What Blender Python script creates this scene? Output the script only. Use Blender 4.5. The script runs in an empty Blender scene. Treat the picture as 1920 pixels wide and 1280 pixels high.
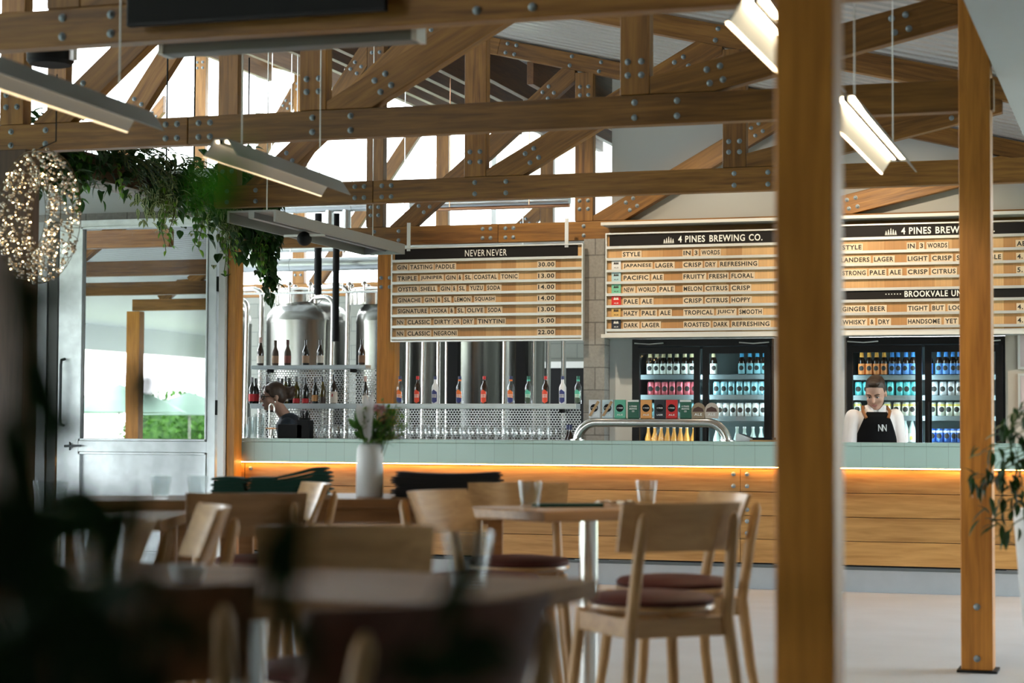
import bpy, math, random
from mathutils import Vector, Matrix, Euler
random.seed(7)
SC = bpy.context.scene
COL = SC.collection
PI = math.pi

# ------------------------------------------------------------------ camera
CAM_F, CAM_PITCH, CAM_YAW, CAM_ROLL, CAM_H = 3733.0, .0432, .3118, -.0048, 1.2
_cy, _sy = math.cos(CAM_YAW), math.sin(CAM_YAW)
C_FWD = Vector((-_sy*math.cos(CAM_PITCH), _cy*math.cos(CAM_PITCH), math.sin(CAM_PITCH)))
_r = Vector((_cy, _sy, 0)); _d = C_FWD.cross(_r)
C_R = math.cos(CAM_ROLL)*_r + math.sin(CAM_ROLL)*_d
C_D = -math.sin(CAM_ROLL)*_r + math.cos(CAM_ROLL)*_d
C_POS = Vector((0, 0, CAM_H))
cam_data = bpy.data.cameras.new('camera')
cam_data.sensor_width = 36.0
cam_data.lens = CAM_F/1920*36.0
cam_data.clip_start = .05
cam_data.clip_end = 400
cam_data.dof.use_dof = True
cam_data.dof.focus_distance = 15.6
cam_data.dof.aperture_fstop = 2.8
cam = bpy.data.objects.new('camera', cam_data)
COL.objects.link(cam)
cam.matrix_world = Matrix(((C_R.x, -C_D.x, -C_FWD.x, 0), (C_R.y, -C_D.y, -C_FWD.y, 0),
                           (C_R.z, -C_D.z, -C_FWD.z, CAM_H), (0, 0, 0, 1)))
SC.camera = cam

# ------------------------------------------------------------------ world, exposure
SC.view_settings.view_transform = 'Standard'
SC.view_settings.look = 'None'
SC.view_settings.exposure = 1.55
SC.view_settings.gamma = 1
SC.view_settings.use_curve_mapping = False
world = bpy.data.worlds.new('overcast sky')
SC.world = world
world.use_nodes = True
wn = world.node_tree.nodes
wn['Background'].inputs[0].default_value = (.91, .965, 1.0, 1)
wn['Background'].inputs[1].default_value = 4.6
SC.cycles.use_denoising = True
SC.cycles.max_bounces = 8
SC.cycles.transparent_max_bounces = 16
SC.cycles.caustics_reflective = False
SC.cycles.caustics_refractive = False
SC.cycles.sample_clamp_indirect = 6
SC.cycles.blur_glossy = 1.0


def at(px, py, Y=None, Z=None, X=None):
    """where the line of sight through a point of the 1920x1280 photograph meets a plane of the building"""
    v = C_FWD*CAM_F + C_R*(px-960) + C_D*(py-640)
    if Y is not None: t = Y/v.y
    elif X is not None: t = X/v.x
    else: t = (Z-CAM_H)/v.z
    return C_POS + v*t


# ------------------------------------------------------------------ materials
MATS = {}


def new_mat(name):
    m = bpy.data.materials.new(name); m.use_nodes = True
    MATS[name] = m
    return m, m.node_tree.nodes, m.node_tree.links, m.node_tree.nodes['Principled BSDF']


def plain(name, col, rough=.5, metal=0, bump=0, bscale=60, var=0, vscale=6, spec=.5, coat=0, emit=None, estr=0, sub=0):
    m, n, l, b = new_mat(name)
    b.inputs['Base Color'].default_value = (*col, 1)
    b.inputs['Roughness'].default_value = rough
    b.inputs['Metallic'].default_value = metal
    b.inputs['Specular IOR Level'].default_value = spec
    if coat: b.inputs['Coat Weight'].default_value = coat
    if emit: 
        b.inputs['Emission Color'].default_value = (*emit, 1); b.inputs['Emission Strength'].default_value = estr
    if bump or var:
        tc = n.new('ShaderNodeTexCoord')
    if var:
        no = n.new('ShaderNodeTexNoise'); no.inputs['Scale'].default_value = vscale; no.inputs['Detail'].default_value = 5
        l.new(tc.outputs['Object'], no.inputs['Vector'])
        mx = n.new('ShaderNodeMix'); mx.data_type = 'RGBA'
        mx.inputs[6].default_value = (*[c*(1-var) for c in col], 1); mx.inputs[7].default_value = (*[min(1, c*(1+var)) for c in col], 1)
        l.new(no.outputs['Fac'], mx.inputs[0]); l.new(mx.outputs[2], b.inputs['Base Color'])
    if bump:
        nb = n.new('ShaderNodeTexNoise'); nb.inputs['Scale'].default_value = bscale; nb.inputs['Detail'].default_value = 3
        l.new(tc.outputs['Object'], nb.inputs['Vector'])
        bp = n.new('ShaderNodeBump'); bp.inputs['Strength'].default_value = bump; bp.inputs['Distance'].default_value = .01
        l.new(nb.outputs['Fac'], bp.inputs['Height']); l.new(bp.outputs['Normal'], b.inputs['Normal'])
    return m


def wood(name, dark, light, axis=0, rough=.45, stretch=1.1, fine=16, rnd=.25, coat=0, spec=.4):
    """timber with the grain along one axis of the object"""
    m, n, l, b = new_mat(name)
    tc = n.new('ShaderNodeTexCoord'); oi = n.new('ShaderNodeObjectInfo')
    vm = n.new('ShaderNodeVectorMath'); vm.operation = 'MULTIPLY'
    s = [fine, fine, fine]; s[axis] = stretch
    vm.inputs[1].default_value = s
    l.new(tc.outputs['Object'], vm.inputs[0])
    rm = n.new('ShaderNodeMath'); rm.operation = 'MULTIPLY'; rm.inputs[1].default_value = 57.0
    l.new(oi.outputs['Random'], rm.inputs[0])
    va = n.new('ShaderNodeVectorMath'); va.operation = 'ADD'
    l.new(vm.outputs[0], va.inputs[0]); l.new(rm.outputs[0], va.inputs[1])
    n1 = n.new('ShaderNodeTexNoise'); n1.inputs['Scale'].default_value = .45; n1.inputs['Detail'].default_value = 4; n1.inputs['Distortion'].default_value = 1.4
    l.new(va.outputs[0], n1.inputs['Vector'])
    n2 = n.new('ShaderNodeTexNoise'); n2.inputs['Scale'].default_value = 3.2; n2.inputs['Detail'].default_value = 5; n2.inputs['Distortion'].default_value = .5
    l.new(va.outputs[0], n2.inputs['Vector'])
    mx = n.new('ShaderNodeMath'); mx.operation = 'MULTIPLY_ADD'; mx.inputs[1].default_value = .45
    ml = n.new('ShaderNodeMath'); ml.operation = 'MULTIPLY'; ml.inputs[1].default_value = .55
    l.new(n1.outputs['Fac'], ml.inputs[0]); l.new(n2.outputs['Fac'], mx.inputs[0]); l.new(ml.outputs[0], mx.inputs[2])
    cr = n.new('ShaderNodeValToRGB')
    cr.color_ramp.elements[0].position = .32; cr.color_ramp.elements[0].color = (*dark, 1)
    cr.color_ramp.elements[1].position = .66; cr.color_ramp.elements[1].color = (*light, 1)
    l.new(mx.outputs[0], cr.inputs['Fac'])
    hs = n.new('ShaderNodeHueSaturation')
    vr = n.new('ShaderNodeMapRange'); vr.inputs['To Min'].default_value = 1-rnd; vr.inputs['To Max'].default_value = 1+rnd
    l.new(oi.outputs['Random'], vr.inputs['Value']); l.new(vr.outputs[0], hs.inputs['Value'])
    l.new(cr.outputs['Color'], hs.inputs['Color']); l.new(hs.outputs['Color'], b.inputs['Base Color'])
    b.inputs['Roughness'].default_value = rough; b.inputs['Specular IOR Level'].default_value = spec
    if coat: b.inputs['Coat Weight'].default_value = coat; b.inputs['Coat Roughness'].default_value = .2
    bp = n.new('ShaderNodeBump'); bp.inputs['Strength'].default_value = .25; bp.inputs['Distance'].default_value = .004
    l.new(n2.outputs['Fac'], bp.inputs['Height']); l.new(bp.outputs['Normal'], b.inputs['Normal'])
    return m


def brick(name, c1, c2, mortar, w, h, msize, axes='XZ', offset=.5, rough=.7, bump=.4, noise=.0):
    m, n, l, b = new_mat(name)
    tc = n.new('ShaderNodeTexCoord'); sp = n.new('ShaderNodeSeparateXYZ'); cb = n.new('ShaderNodeCombineXYZ')
    l.new(tc.outputs['Object'], sp.inputs[0])
    l.new(sp.outputs[axes[0]], cb.inputs[0]); l.new(sp.outputs[axes[1]], cb.inputs[1])
    br = n.new('ShaderNodeTexBrick'); br.offset = offset; br.inputs['Scale'].default_value = 1
    br.inputs['Brick Width'].default_value = w; br.inputs['Row Height'].default_value = h; br.inputs['Mortar Size'].default_value = msize
    br.inputs['Mortar Smooth'].default_value = .15
    br.inputs['Color1'].default_value = (*c1, 1); br.inputs['Color2'].default_value = (*c2, 1); br.inputs['Mortar'].default_value = (*mortar, 1)
    l.new(cb.outputs[0], br.inputs['Vector'])
    out = br.outputs['Color']
    if noise:
        no = n.new('ShaderNodeTexNoise'); no.inputs['Scale'].default_value = 40; no.inputs['Detail'].default_value = 6
        l.new(tc.outputs['Object'], no.inputs['Vector'])
        mr = n.new('ShaderNodeMapRange'); mr.inputs['To Min'].default_value = 1-noise; mr.inputs['To Max'].default_value = 1+noise
        l.new(no.outputs['Fac'], mr.inputs['Value'])
        hs = n.new('ShaderNodeHueSaturation'); l.new(mr.outputs[0], hs.inputs['Value']); l.new(out, hs.inputs['Color']); out = hs.outputs['Color']
    l.new(out, b.inputs['Base Color'])
    b.inputs['Roughness'].default_value = rough
    bp = n.new('ShaderNodeBump'); bp.inputs['Strength'].default_value = bump; bp.inputs['Distance'].default_value = .006; bp.invert = True
    l.new(br.outputs['Fac'], bp.inputs['Height']); l.new(bp.outputs['Normal'], b.inputs['Normal'])
    return m


def pane(name, tint=(1, 1, 1), refl=.12, rough=.0):
    """thin sheet of glass: sees through, mirrors a little more at a glancing angle"""
    m, n, l, b = new_mat(name)
    n.remove(b)
    o = n['Material Output']
    tr = n.new('ShaderNodeBsdfTransparent'); tr.inputs[0].default_value = (*tint, 1)
    gl = n.new('ShaderNodeBsdfGlossy'); gl.inputs['Roughness'].default_value = rough
    fr = n.new('ShaderNodeLayerWeight'); fr.inputs[0].default_value = .5
    pw = n.new('ShaderNodeMath'); pw.operation = 'POWER'; pw.inputs[1].default_value = 4; l.new(fr.outputs['Facing'], pw.inputs[0])
    ad = n.new('ShaderNodeMath'); ad.operation = 'MULTIPLY_ADD'; ad.use_clamp = True; ad.inputs[1].default_value = .6; ad.inputs[2].default_value = refl
    l.new(pw.outputs[0], ad.inputs[0])
    mx = n.new('ShaderNodeMixShader'); l.new(ad.outputs[0], mx.inputs[0]); l.new(tr.outputs[0], mx.inputs[1]); l.new(gl.outputs[0], mx.inputs[2])
    l.new(mx.outputs[0], o.inputs['Surface'])
    return m


def glow(name, col, s):
    m, n, l, b = new_mat(name)
    n.remove(b)
    e = n.new('ShaderNodeEmission'); e.inputs[0].default_value = (*col, 1); e.inputs[1].default_value = s
    l.new(e.outputs[0], n['Material Output'].inputs['Surface'])
    return m


def leafmat(name, col, tip, stripe=None, trans=.3, spec=.35):
    m, n, l, b = new_mat(name)
    o = n['Material Output']
    uv = n.new('ShaderNodeUVMap'); uv.uv_map = 'UVMap'
    sp = n.new('ShaderNodeSeparateXYZ'); l.new(uv.outputs[0], sp.inputs[0])
    tc = n.new('ShaderNodeTexCoord')
    no = n.new('ShaderNodeTexNoise'); no.inputs['Scale'].default_value = 5; l.new(tc.outputs['Object'], no.inputs['Vector'])
    cr = n.new('ShaderNodeValToRGB'); cr.color_ramp.elements[0].position = .35; cr.color_ramp.elements[1].position = .7
    cr.color_ramp.elements[0].color = (*col, 1); cr.color_ramp.elements[1].color = (*tip, 1)
    l.new(no.outputs['Fac'], cr.inputs[0])
    out = cr.outputs[0]
    if stripe:
        s1 = n.new('ShaderNodeMath'); s1.operation = 'SUBTRACT'; s1.inputs[1].default_value = .5; l.new(sp.outputs[0], s1.inputs[0])
        s2 = n.new('ShaderNodeMath'); s2.operation = 'ABSOLUTE'; l.new(s1.outputs[0], s2.inputs[0])
        s3 = n.new('ShaderNodeMath'); s3.operation = 'COMPARE'; s3.inputs[1].default_value = .25; s3.inputs[2].default_value = .1; l.new(s2.outputs[0], s3.inputs[0])
        mx = n.new('ShaderNodeMix'); mx.data_type = 'RGBA'; l.new(s3.outputs[0], mx.inputs[0]); l.new(out, mx.inputs[6]); mx.inputs[7].default_value = (*stripe, 1)
        out = mx.outputs[2]
    l.new(out, b.inputs['Base Color']); b.inputs['Roughness'].default_value = .45; b.inputs['Specular IOR Level'].default_value = spec
    tr = n.new('ShaderNodeBsdfTranslucent'); l.new(out, tr.inputs[0])
    ms = n.new('ShaderNodeMixShader'); ms.inputs[0].default_value = trans
    l.new(b.outputs[0], ms.inputs[1]); l.new(tr.outputs[0], ms.inputs[2]); l.new(ms.outputs[0], o.inputs['Surface'])
    return m


def slatboard(name):
    """timber board made of narrow vertical strips of differing tone"""
    m, n, l, b = new_mat(name)
    tc = n.new('ShaderNodeTexCoord'); sp = n.new('ShaderNodeSeparateXYZ'); l.new(tc.outputs['Object'], sp.inputs[0])
    mu = n.new('ShaderNodeMath'); mu.operation = 'MULTIPLY'; mu.inputs[1].default_value = 7.5; l.new(sp.outputs[0], mu.inputs[0])
    fl = n.new('ShaderNodeMath'); fl.operation = 'FLOOR'; l.new(mu.outputs[0], fl.inputs[0])
    wn_ = n.new('ShaderNodeTexWhiteNoise'); wn_.noise_dimensions = '1D'; l.new(fl.outputs[0], wn_.inputs['W'])
    cr = n.new('ShaderNodeValToRGB'); cr.color_ramp.elements[0].color = (.42, .21, .075, 1); cr.color_ramp.elements[1].color = (.66, .41, .19, 1)
    l.new(wn_.outputs['Value'], cr.inputs[0])
    mp = n.new('ShaderNodeMapping'); mp.inputs['Scale'].default_value = (120, 120, 2); l.new(tc.outputs['Object'], mp.inputs[0])
    no = n.new('ShaderNodeTexNoise'); no.inputs['Scale'].default_value = 1; no.inputs['Detail'].default_value = 3; l.new(mp.outputs[0], no.inputs['Vector'])
    mr = n.new('ShaderNodeMapRange'); mr.inputs['To Min'].default_value = .78; mr.inputs['To Max'].default_value = 1.2; l.new(no.outputs['Fac'], mr.inputs['Value'])
    hs = n.new('ShaderNodeHueSaturation'); l.new(mr.outputs[0], hs.inputs['Value']); l.new(cr.outputs[0], hs.inputs['Color'])
    l.new(hs.outputs[0], b.inputs['Base Color']); b.inputs['Roughness'].default_value = .5
    return m


def perforated(name, px=.026, pz=.02, r=.42):
    m, n, l, b = new_mat(name)
    b.inputs['Base Color'].default_value = (.62, .62, .62, 1); b.inputs['Metallic'].default_value = .7; b.inputs['Roughness'].default_value = .4
    o = n['Material Output']
    tc = n.new('ShaderNodeTexCoord'); sp = n.new('ShaderNodeSeparateXYZ'); l.new(tc.outputs['Object'], sp.inputs[0])

    def M(op, a, bb=None):
        k = n.new('ShaderNodeMath'); k.operation = op
        for i, v in enumerate((a, bb)):
            if v is None: continue
            if isinstance(v, (int, float)): k.inputs[i].default_value = v
            else: l.new(v, k.inputs[i])
        return k.outputs[0]
    zz = M('DIVIDE', sp.outputs[2], pz); row = M('FLOOR', zz)
    odd = M('MULTIPLY', M('MODULO', M('ABSOLUTE', row), 2.0), .5)
    xx = M('ADD', M('DIVIDE', sp.outputs[0], px), odd)
    fx = M('SUBTRACT', M('FRACT', xx), .5); fz = M('SUBTRACT', M('FRACT', zz), .5)
    d = M('SQRT', M('ADD', M('MULTIPLY', fx, fx), M('MULTIPLY', fz, fz)))
    hole = M('LESS_THAN', d, r)
    tr = n.new('ShaderNodeBsdfTransparent')
    ms = n.new('ShaderNodeMixShader'); l.new(hole, ms.inputs[0]); l.new(b.outputs[0], ms.inputs[1]); l.new(tr.outputs[0], ms.inputs[2])
    l.new(ms.outputs[0], o.inputs['Surface'])
    return m


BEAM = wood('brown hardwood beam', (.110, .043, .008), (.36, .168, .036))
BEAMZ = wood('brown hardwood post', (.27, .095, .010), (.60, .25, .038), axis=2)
PLANK = wood('oiled bar plank', (.25, .110, .024), (.52, .275, .085), stretch=.9, fine=11, rnd=.12)
PALE = wood('pale oak', (.34, .175, .060), (.58, .345, .145), axis=2, rough=.4, rnd=.08)
PALEX = wood('pale oak rail', (.34, .175, .060), (.58, .345, .145), coat=.35, rough=.35, rnd=.08)
TABLEW = wood('honey table oak', (.26, .13, .05), (.46, .26, .12), rough=.35, rnd=.12)
DARKW = wood('dark brown shaded seat back', (.10, .042, .016), (.22, .10, .04), rough=.4, rnd=.1)  # seat back colour darkened for shade; tree trunks share it
SLAT = slatboard('striped menu timber')
BOLT = plain('galvanised bolt', (.24, .28, .30), .45, .6)
STEEL = plain('brushed stainless', (.30, .30, .285), .26, 1, var=.06, vscale=3)
POLISH = plain('polished steel pipe', (.82, .81, .78), .2, 1)
GALV = plain('galvanised door sheet', (.72, .77, .80), .42, .35, var=.28, vscale=11)
ALU = plain('satin aluminium', (.72, .72, .70), .38, .6)
GREY_LAMP = plain('grey lamp housing', (.17, .17, .16), .5, .2)
BLACK = plain('matt black', (.006, .006, .007), .7, spec=.25)
BLACKG = plain('gloss black frame', (.006, .006, .007), .4, spec=.25)
BOARDBLACK = plain('black header strip', (.010, .008, .008), .6, spec=.2)
WHITE = plain('white lettering', (.85, .84, .80), .6)
INK = plain('black lettering', (.02, .016, .014), .6)
TILE = brick('sage ceramic tile', (.41, .56, .50), (.43, .58, .52), (.32, .42, .38), .158, .40, .0022, offset=0, rough=.32, bump=.2)
CAPTILE = brick('sage ceramic capping', (.44, .59, .53), (.45, .60, .54), (.32, .42, .38), .158, .5, .0022, offset=0, rough=.3, bump=.2)
BLOCK = brick('grey concrete block', (.27, .265, .25), (.31, .305, .29), (.17, .165, .16), .39, .19, .006, rough=.9, bump=.5, noise=.3)
BLOCKG = brick('painted block wall', (.19, .205, .18), (.21, .225, .20), (.13, .145, .13), .39, .19, .006, rough=.8, bump=.4, noise=.08)
PLASTER = plain('pale grey plaster', (.50, .53, .53), .85, var=.03, vscale=2)
CREAM = plain('putty wall paint', (.50, .44, .37), .8, var=.03, vscale=2)
CONC = plain('polished concrete floor', (.50, .535, .58), .5, var=.13, vscale=2.2)
KICK = plain('grey render', (.36, .38, .39), .8, var=.1, vscale=8)
LED = glow('warm lamp tube', (1.0, .80, .52), 24)
LEDBAR = glow('amber bar strip', (1.0, .50, .13), 22)
LEDFR = glow('fridge strip light', (.70, .93, 1.0), 13)
FAIRY = glow('fairy light', (1.0, .66, .28), 8)
GLASS = pane('clear tumbler glass', (.93, .95, .95), .09)
GLASS2 = pane('wine glass crystal', (.965, .97, .97), .12)
GLASSW = pane('window glass', (.93, .97, .97), .06)
MIRRORG = pane('reflecting door glass', (.10, .12, .13), .80)
FRGLASS = pane('fridge door glass', (.94, .98, .98), .05)
MESHM = perforated('perforated steel')
MAROON = plain('oxblood leather', (.075, .018, .013), .6, spec=.2)
SKIN = plain('skin', (.52, .30, .22), .5, var=.06, vscale=20)
SHIRT = plain('white cotton shirt', (.80, .76, .76), .8, var=.04, vscale=14)
APRON = plain('black apron', (.004, .004, .005), .9, spec=.15)
NAVY = plain('navy tee shirt', (.016, .024, .036), .8)
HAIRD = plain('dark brown hair', (.030, .014, .007), .5, var=.4, vscale=60)
HAIRB = plain('brown hair', (.045, .021, .010), .5, var=.4, vscale=50)
POTW = plain('white ceramic', (.72, .75, .76), .45)
GREENCL = plain('dark green cloth', (.004, .045, .032), .9)
BLACKCL = plain('black cloth', (.006, .006, .007), .9)
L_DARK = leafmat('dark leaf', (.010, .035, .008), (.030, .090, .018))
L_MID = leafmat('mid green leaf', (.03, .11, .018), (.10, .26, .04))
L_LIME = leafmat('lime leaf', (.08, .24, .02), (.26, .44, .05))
L_ZEB = leafmat('striped leaf', (.035, .085, .02), (.07, .12, .03), stripe=(.50, .56, .28))
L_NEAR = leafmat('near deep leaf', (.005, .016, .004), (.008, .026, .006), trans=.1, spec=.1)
STEM = plain('plant stem', (.10, .12, .03), .6)
SOIL = plain('potting soil', (.03, .02, .013), .95)


# ------------------------------------------------------------------ mesh builder
class MB:
    def __init__(s): s.v = []; s.f = []; s.uv = {}; s.mi = []; s.m = 0

    def quad(s, *ids): s.f.append(ids); s.mi.append(s.m)

    def add(s, vs, fs):
        b = len(s.v); s.v += [tuple(p) for p in vs]
        for f in fs: s.f.append(tuple(b+i for i in f)); s.mi.append(s.m)
        return b

    def box(s, x0, x1, y0, y1, z0, z1, M=None):
        vs = [Vector((x, y, z)) for z in (z0, z1) for y in (y0, y1) for x in (x0, x1)]
        if M is not None: vs = [M @ p for p in vs]
        s.add(vs, [(0, 2, 3, 1), (4, 5, 7, 6), (0, 1, 5, 4), (2, 6, 7, 3), (0, 4, 6, 2), (1, 3, 7, 5)])
        return s

    def tube(s, pts, r, n=10, cap=True):
        pts = [Vector(p) for p in pts]
        rs = r if isinstance(r, (list, tuple)) else [r]*len(pts)
        b = len(s.v); prev = None
        for i, p in enumerate(pts):
            t = (pts[min(i+1, len(pts)-1)]-pts[max(i-1, 0)]).normalized()
            if prev is None:
                a = Vector((0, 0, 1)) if abs(t.z) < .9 else Vector((1, 0, 0))
                u = t.cross(a).normalized()
            else:
                u = (prev-t*prev.dot(t)).normalized()
            prev = u; w = t.cross(u)
            for k in range(n):
                a = 2*PI*k/n
                s.v.append(tuple(p+(u*math.cos(a)+w*math.sin(a))*rs[i]))
        for i in range(len(pts)-1):
            for k in range(n):
                k2 = (k+1) % n
                s.quad(b+i*n+k, b+i*n+k2, b+(i+1)*n+k2, b+(i+1)*n+k)
        if cap:
            s.quad(*[b+k for k in range(n)][::-1]); s.quad(*[b+(len(pts)-1)*n+k for k in range(n)])
        return s

    def lathe(s, prof, n=20, c=(0, 0, 0), M=None):
        b = len(s.v)
        for r, z in prof:
            for k in range(n):
                a = 2*PI*k/n
                p = Vector((c[0]+r*math.cos(a), c[1]+r*math.sin(a), c[2]+z))
                s.v.append(tuple(M @ p if M is not None else p))
        for i in range(len(prof)-1):
            for k in range(n):
                k2 = (k+1) % n
                s.quad(b+i*n+k, b+i*n+k2, b+(i+1)*n+k2, b+(i+1)*n+k)
        if prof[0][0] > 1e-4: s.quad(*[b+k for k in range(n)][::-1])
        if prof[-1][0] > 1e-4: s.quad(*[b+(len(prof)-1)*n+k for k in range(n)])
        return s

    def ell(s, c, r, n=14, m=9, M=None):
        """ellipsoid"""
        c = Vector(c); vs = []; fs = []
        for i in range(1, m):
            th = PI*i/m
            for k in range(n):
                a = 2*PI*k/n
                p = Vector((r[0]*math.sin(th)*math.cos(a), r[1]*math.sin(th)*math.sin(a), r[2]*math.cos(th)))
                vs.append(c+(M @ p if M is not None else p))
        vs.append(c+(M @ Vector((0, 0, r[2])) if M is not None else Vector((0, 0, r[2]))))
        vs.append(c-(M @ Vector((0, 0, r[2])) if M is not None else Vector((0, 0, r[2]))))
        T, B = len(vs)-2, len(vs)-1
        for k in range(n):
            k2 = (k+1) % n
            fs.append((T, k, k2)); fs.append((B, (m-2)*n+k2, (m-2)*n+k))
            for i in range(m-2): fs.append((i*n+k, (i+1)*n+k, (i+1)*n+k2, i*n+k2))
        s.add(vs, fs)
        return s

    def prism(s, poly, y0, y1):
        """outline in x,z pushed from y0 to y1 (outline counter-clockwise seen from -y)"""
        n = len(poly)
        b = s.add([(x, y0, z) for x, z in poly]+[(x, y1, z) for x, z in poly], [tuple(range(n)), tuple(range(2*n-1, n-1, -1))])
        for i in range(n):
            j = (i+1) % n
            s.quad(b+i, b+n+i, b+n+j, b+j)
        return s

    def leaf(s, p, d, up, L, W, droop=.3, seg=4, shape=.45):
        p = Vector(p); d = Vector(d).normalized(); up = Vector(up)
        side = d.cross(up)
        if side.length < 1e-3: side = d.cross(Vector((1, 0, 0)))
        side.normalize(); nrm = side.cross(d).normalized()
        b = len(s.v)
        for i in range(seg+1):
            t = i/seg
            w = W*.5*(math.sin(PI*min(1, t**(shape*1.3+.2)))**.8 if 0 < t < 1 else .02)
            c = p+d*(L*t)-nrm*(droop*L*t*t)
            s.v += [tuple(c-side*w+nrm*w*.25), tuple(c), tuple(c+side*w+nrm*w*.25)]
        for i in range(seg):
            a = b+i*3
            for j in (0, 1):
                s.uv[len(s.f)] = [(j*.5, i/seg), (j*.5+.5, i/seg), (j*.5+.5, (i+1)/seg), (j*.5, (i+1)/seg)]
                s.quad(a+j, a+j+1, a+j+4, a+j+3)
        return s

    def mesh(s, name, smooth=False):
        me = bpy.data.meshes.new(name)
        me.from_pydata(s.v, [], s.f)
        if s.uv:
            ul = me.uv_layers.new(name='UVMap')
            for pi, uvs in s.uv.items():
                for li, q in zip(me.polygons[pi].loop_indices, uvs): ul.data[li].uv = q
        for p, k in zip(me.polygons, s.mi): p.material_index = k
        if smooth:
            me.polygons.foreach_set('use_smooth', [True]*len(me.polygons))
            try: me.set_sharp_from_angle(angle=math.radians(smooth if smooth is not True else 40))
            except Exception: pass
        me.update()
        return me

    def build(s, name, mat, parent=None, loc=(0, 0, 0), rot=None, smooth=False, bevel=0):
        me = s.mesh(name, smooth)
        for m in (mat if isinstance(mat, (list, tuple)) else [mat]): me.materials.append(m)
        return link(name, me, parent, loc, rot, bevel)


def link(name, me, parent=None, loc=(0, 0, 0), rot=None, bevel=0):
    o = bpy.data.objects.new(name, me); COL.objects.link(o)
    o.location = loc
    if rot is not None: o.rotation_euler = rot
    if parent is not None: o.parent = parent
    if bevel:
        b = o.modifiers.new('bevel', 'BEVEL'); b.width = bevel; b.segments = 2; b.limit_method = 'ANGLE'
    return o


def tag(o, label=None, cat=None, group=None, kind=None):
    if label: o['label'] = label
    if cat: o['category'] = cat
    if group: o['group'] = group
    if kind: o['kind'] = kind
    return o


def thing(name, label, cat, loc=(0, 0, 0), rz=0, group=None):
    o = bpy.data.objects.new(name, None); COL.objects.link(o)
    o.location = loc; o.rotation_euler = (0, 0, rz); o.empty_display_size = .1
    return tag(o, label, cat, group)


def struct(name, mb, mat, **k):
    return tag(mb.build(name, mat, **k), kind='structure')


KIDS = {}


def kids(o): return [c for c in bpy.data.objects if c.parent == o]


def dup(root, loc, rz=None, label=None, group=None, scale=None):
    if root not in KIDS: KIDS[root] = [(c, kids(c)) for c in kids(root)]
    r = root.copy(); COL.objects.link(r); r.location = loc
    if rz is not None: r.rotation_euler = (0, 0, rz)
    if scale: r.scale = (scale,)*3
    if label: r['label'] = label
    if group: r['group'] = group
    elif 'group' in r: del r['group']
    for c, gs in KIDS[root]:
        k = c.copy(); COL.objects.link(k); k.parent = r
        for g in gs:
            q = g.copy(); COL.objects.link(q); q.parent = k
    return r


_tx = {}


def text_mesh(s, bold=.0):
    key = (s, bold)
    if key not in _tx:
        cu = bpy.data.curves.new('lettering', 'FONT'); cu.body = s; cu.size = 1; cu.offset = bold; cu.resolution_u = 3
        cu.space_character = 1.12
        o = bpy.data.objects.new('lettering', cu); COL.objects.link(o)
        dg = bpy.context.evaluated_depsgraph_get(); dg.update()
        me = o.evaluated_get(dg).to_mesh()
        vs = [v.co.copy() for v in me.vertices]; fs = [tuple(p.vertices) for p in me.polygons]
        o.evaluated_get(dg).to_mesh_clear()
        bpy.data.objects.remove(o); bpy.data.curves.remove(cu)
        x0 = min(v.x for v in vs); x1 = max(v.x for v in vs); y0 = min(v.y for v in vs); y1 = max(v.y for v in vs)
        _tx[key] = ([((v.x-x0)/(x1-x0), (v.y-y0)/(y1-y0)) for v in vs], fs)
    return _tx[key]


def put_text(mb, s, x0, x1, z0, z1, y, bold=.012, wrap=None):
    """flat letters facing -y; with wrap=r they follow a cylinder of radius r about the z axis"""
    vs, fs = text_mesh(s, bold)
    out = []
    for u, v in vs:
        x = x0+(x1-x0)*u; z = z0+(z1-z0)*v
        out.append((wrap*math.sin(x/wrap), -wrap*math.cos(x/wrap), z) if wrap else (x, y, z))
    mb.add(out, fs)
# ------------------------------------------------------------------ setting
YB = 14.79            # bar front
struct('floor', MB().box(-18, 4, -8, 26, -.12, 0), CONC)
struct('ground', MB().box(-90, 60, -90, 80, -.5, -.13), plain('lawn and gravel', (.20, .25, .13), .9, var=.4, vscale=.6))
struct('wall_right', MB().box(3, 3.2, -8, 11.0, 0, 3.0).box(3, 3.2, 11.0, 16.3, 0, .3).box(3, 3.2, 11.0, 16.3, 2.75, 3.0).box(3, 3.2, 16.3, 26, 0, 3.0), PLASTER)
w3 = MB()
for q in (11.04, 12.8, 14.55, 16.26): w3.box(3.05, 3.13, q-.04, q+.04, .3, 2.75)
w3 = struct('window_added_daylight', w3, plain('dark window frame', (.05, .05, .05), .5))  # unseen window added for cool daylight on the floor at the right
MB().add([(3.1, 11.05, .3), (3.1, 16.25, .3), (3.1, 16.25, 2.75), (3.1, 11.05, 2.75)], [(0, 1, 2, 3)])
k_ = MB(); k_.add([(3.1, 11.05, .3), (3.1, 16.25, .3), (3.1, 16.25, 2.75), (3.1, 11.05, 2.75)], [(0, 1, 2, 3)]); k_.build('glass_pane', GLASSW, w3)
struct('wall_light_block', MB().box(-9.6, 3.2, -3.7, -3.5, 0, 5.5), wood('dark light block boards', (.03, .014, .007), (.07, .035, .018), axis=2))  # unseen wall added behind the camera to shade what faces it
pd = MB(); yy = -8.0
while yy < 13.9:
    for q, dz in ((0, 0), (.09, 0), (.115, .03), (.165, .03)): pd.v += [(-8.3, yy+q, 3.42+dz), (-18, yy+q, 3.0+dz)]
    yy += .19
for i in range(len(pd.v)//2-1): pd.quad(2*i, 2*i+2, 2*i+3, 2*i+1)
pd.box(-18.1, -17.95, -8, 13.9, 2.55, 3.05)
struct('ceiling_porch', pd, plain('white porch deck', (.62, .65, .65), .5))
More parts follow.
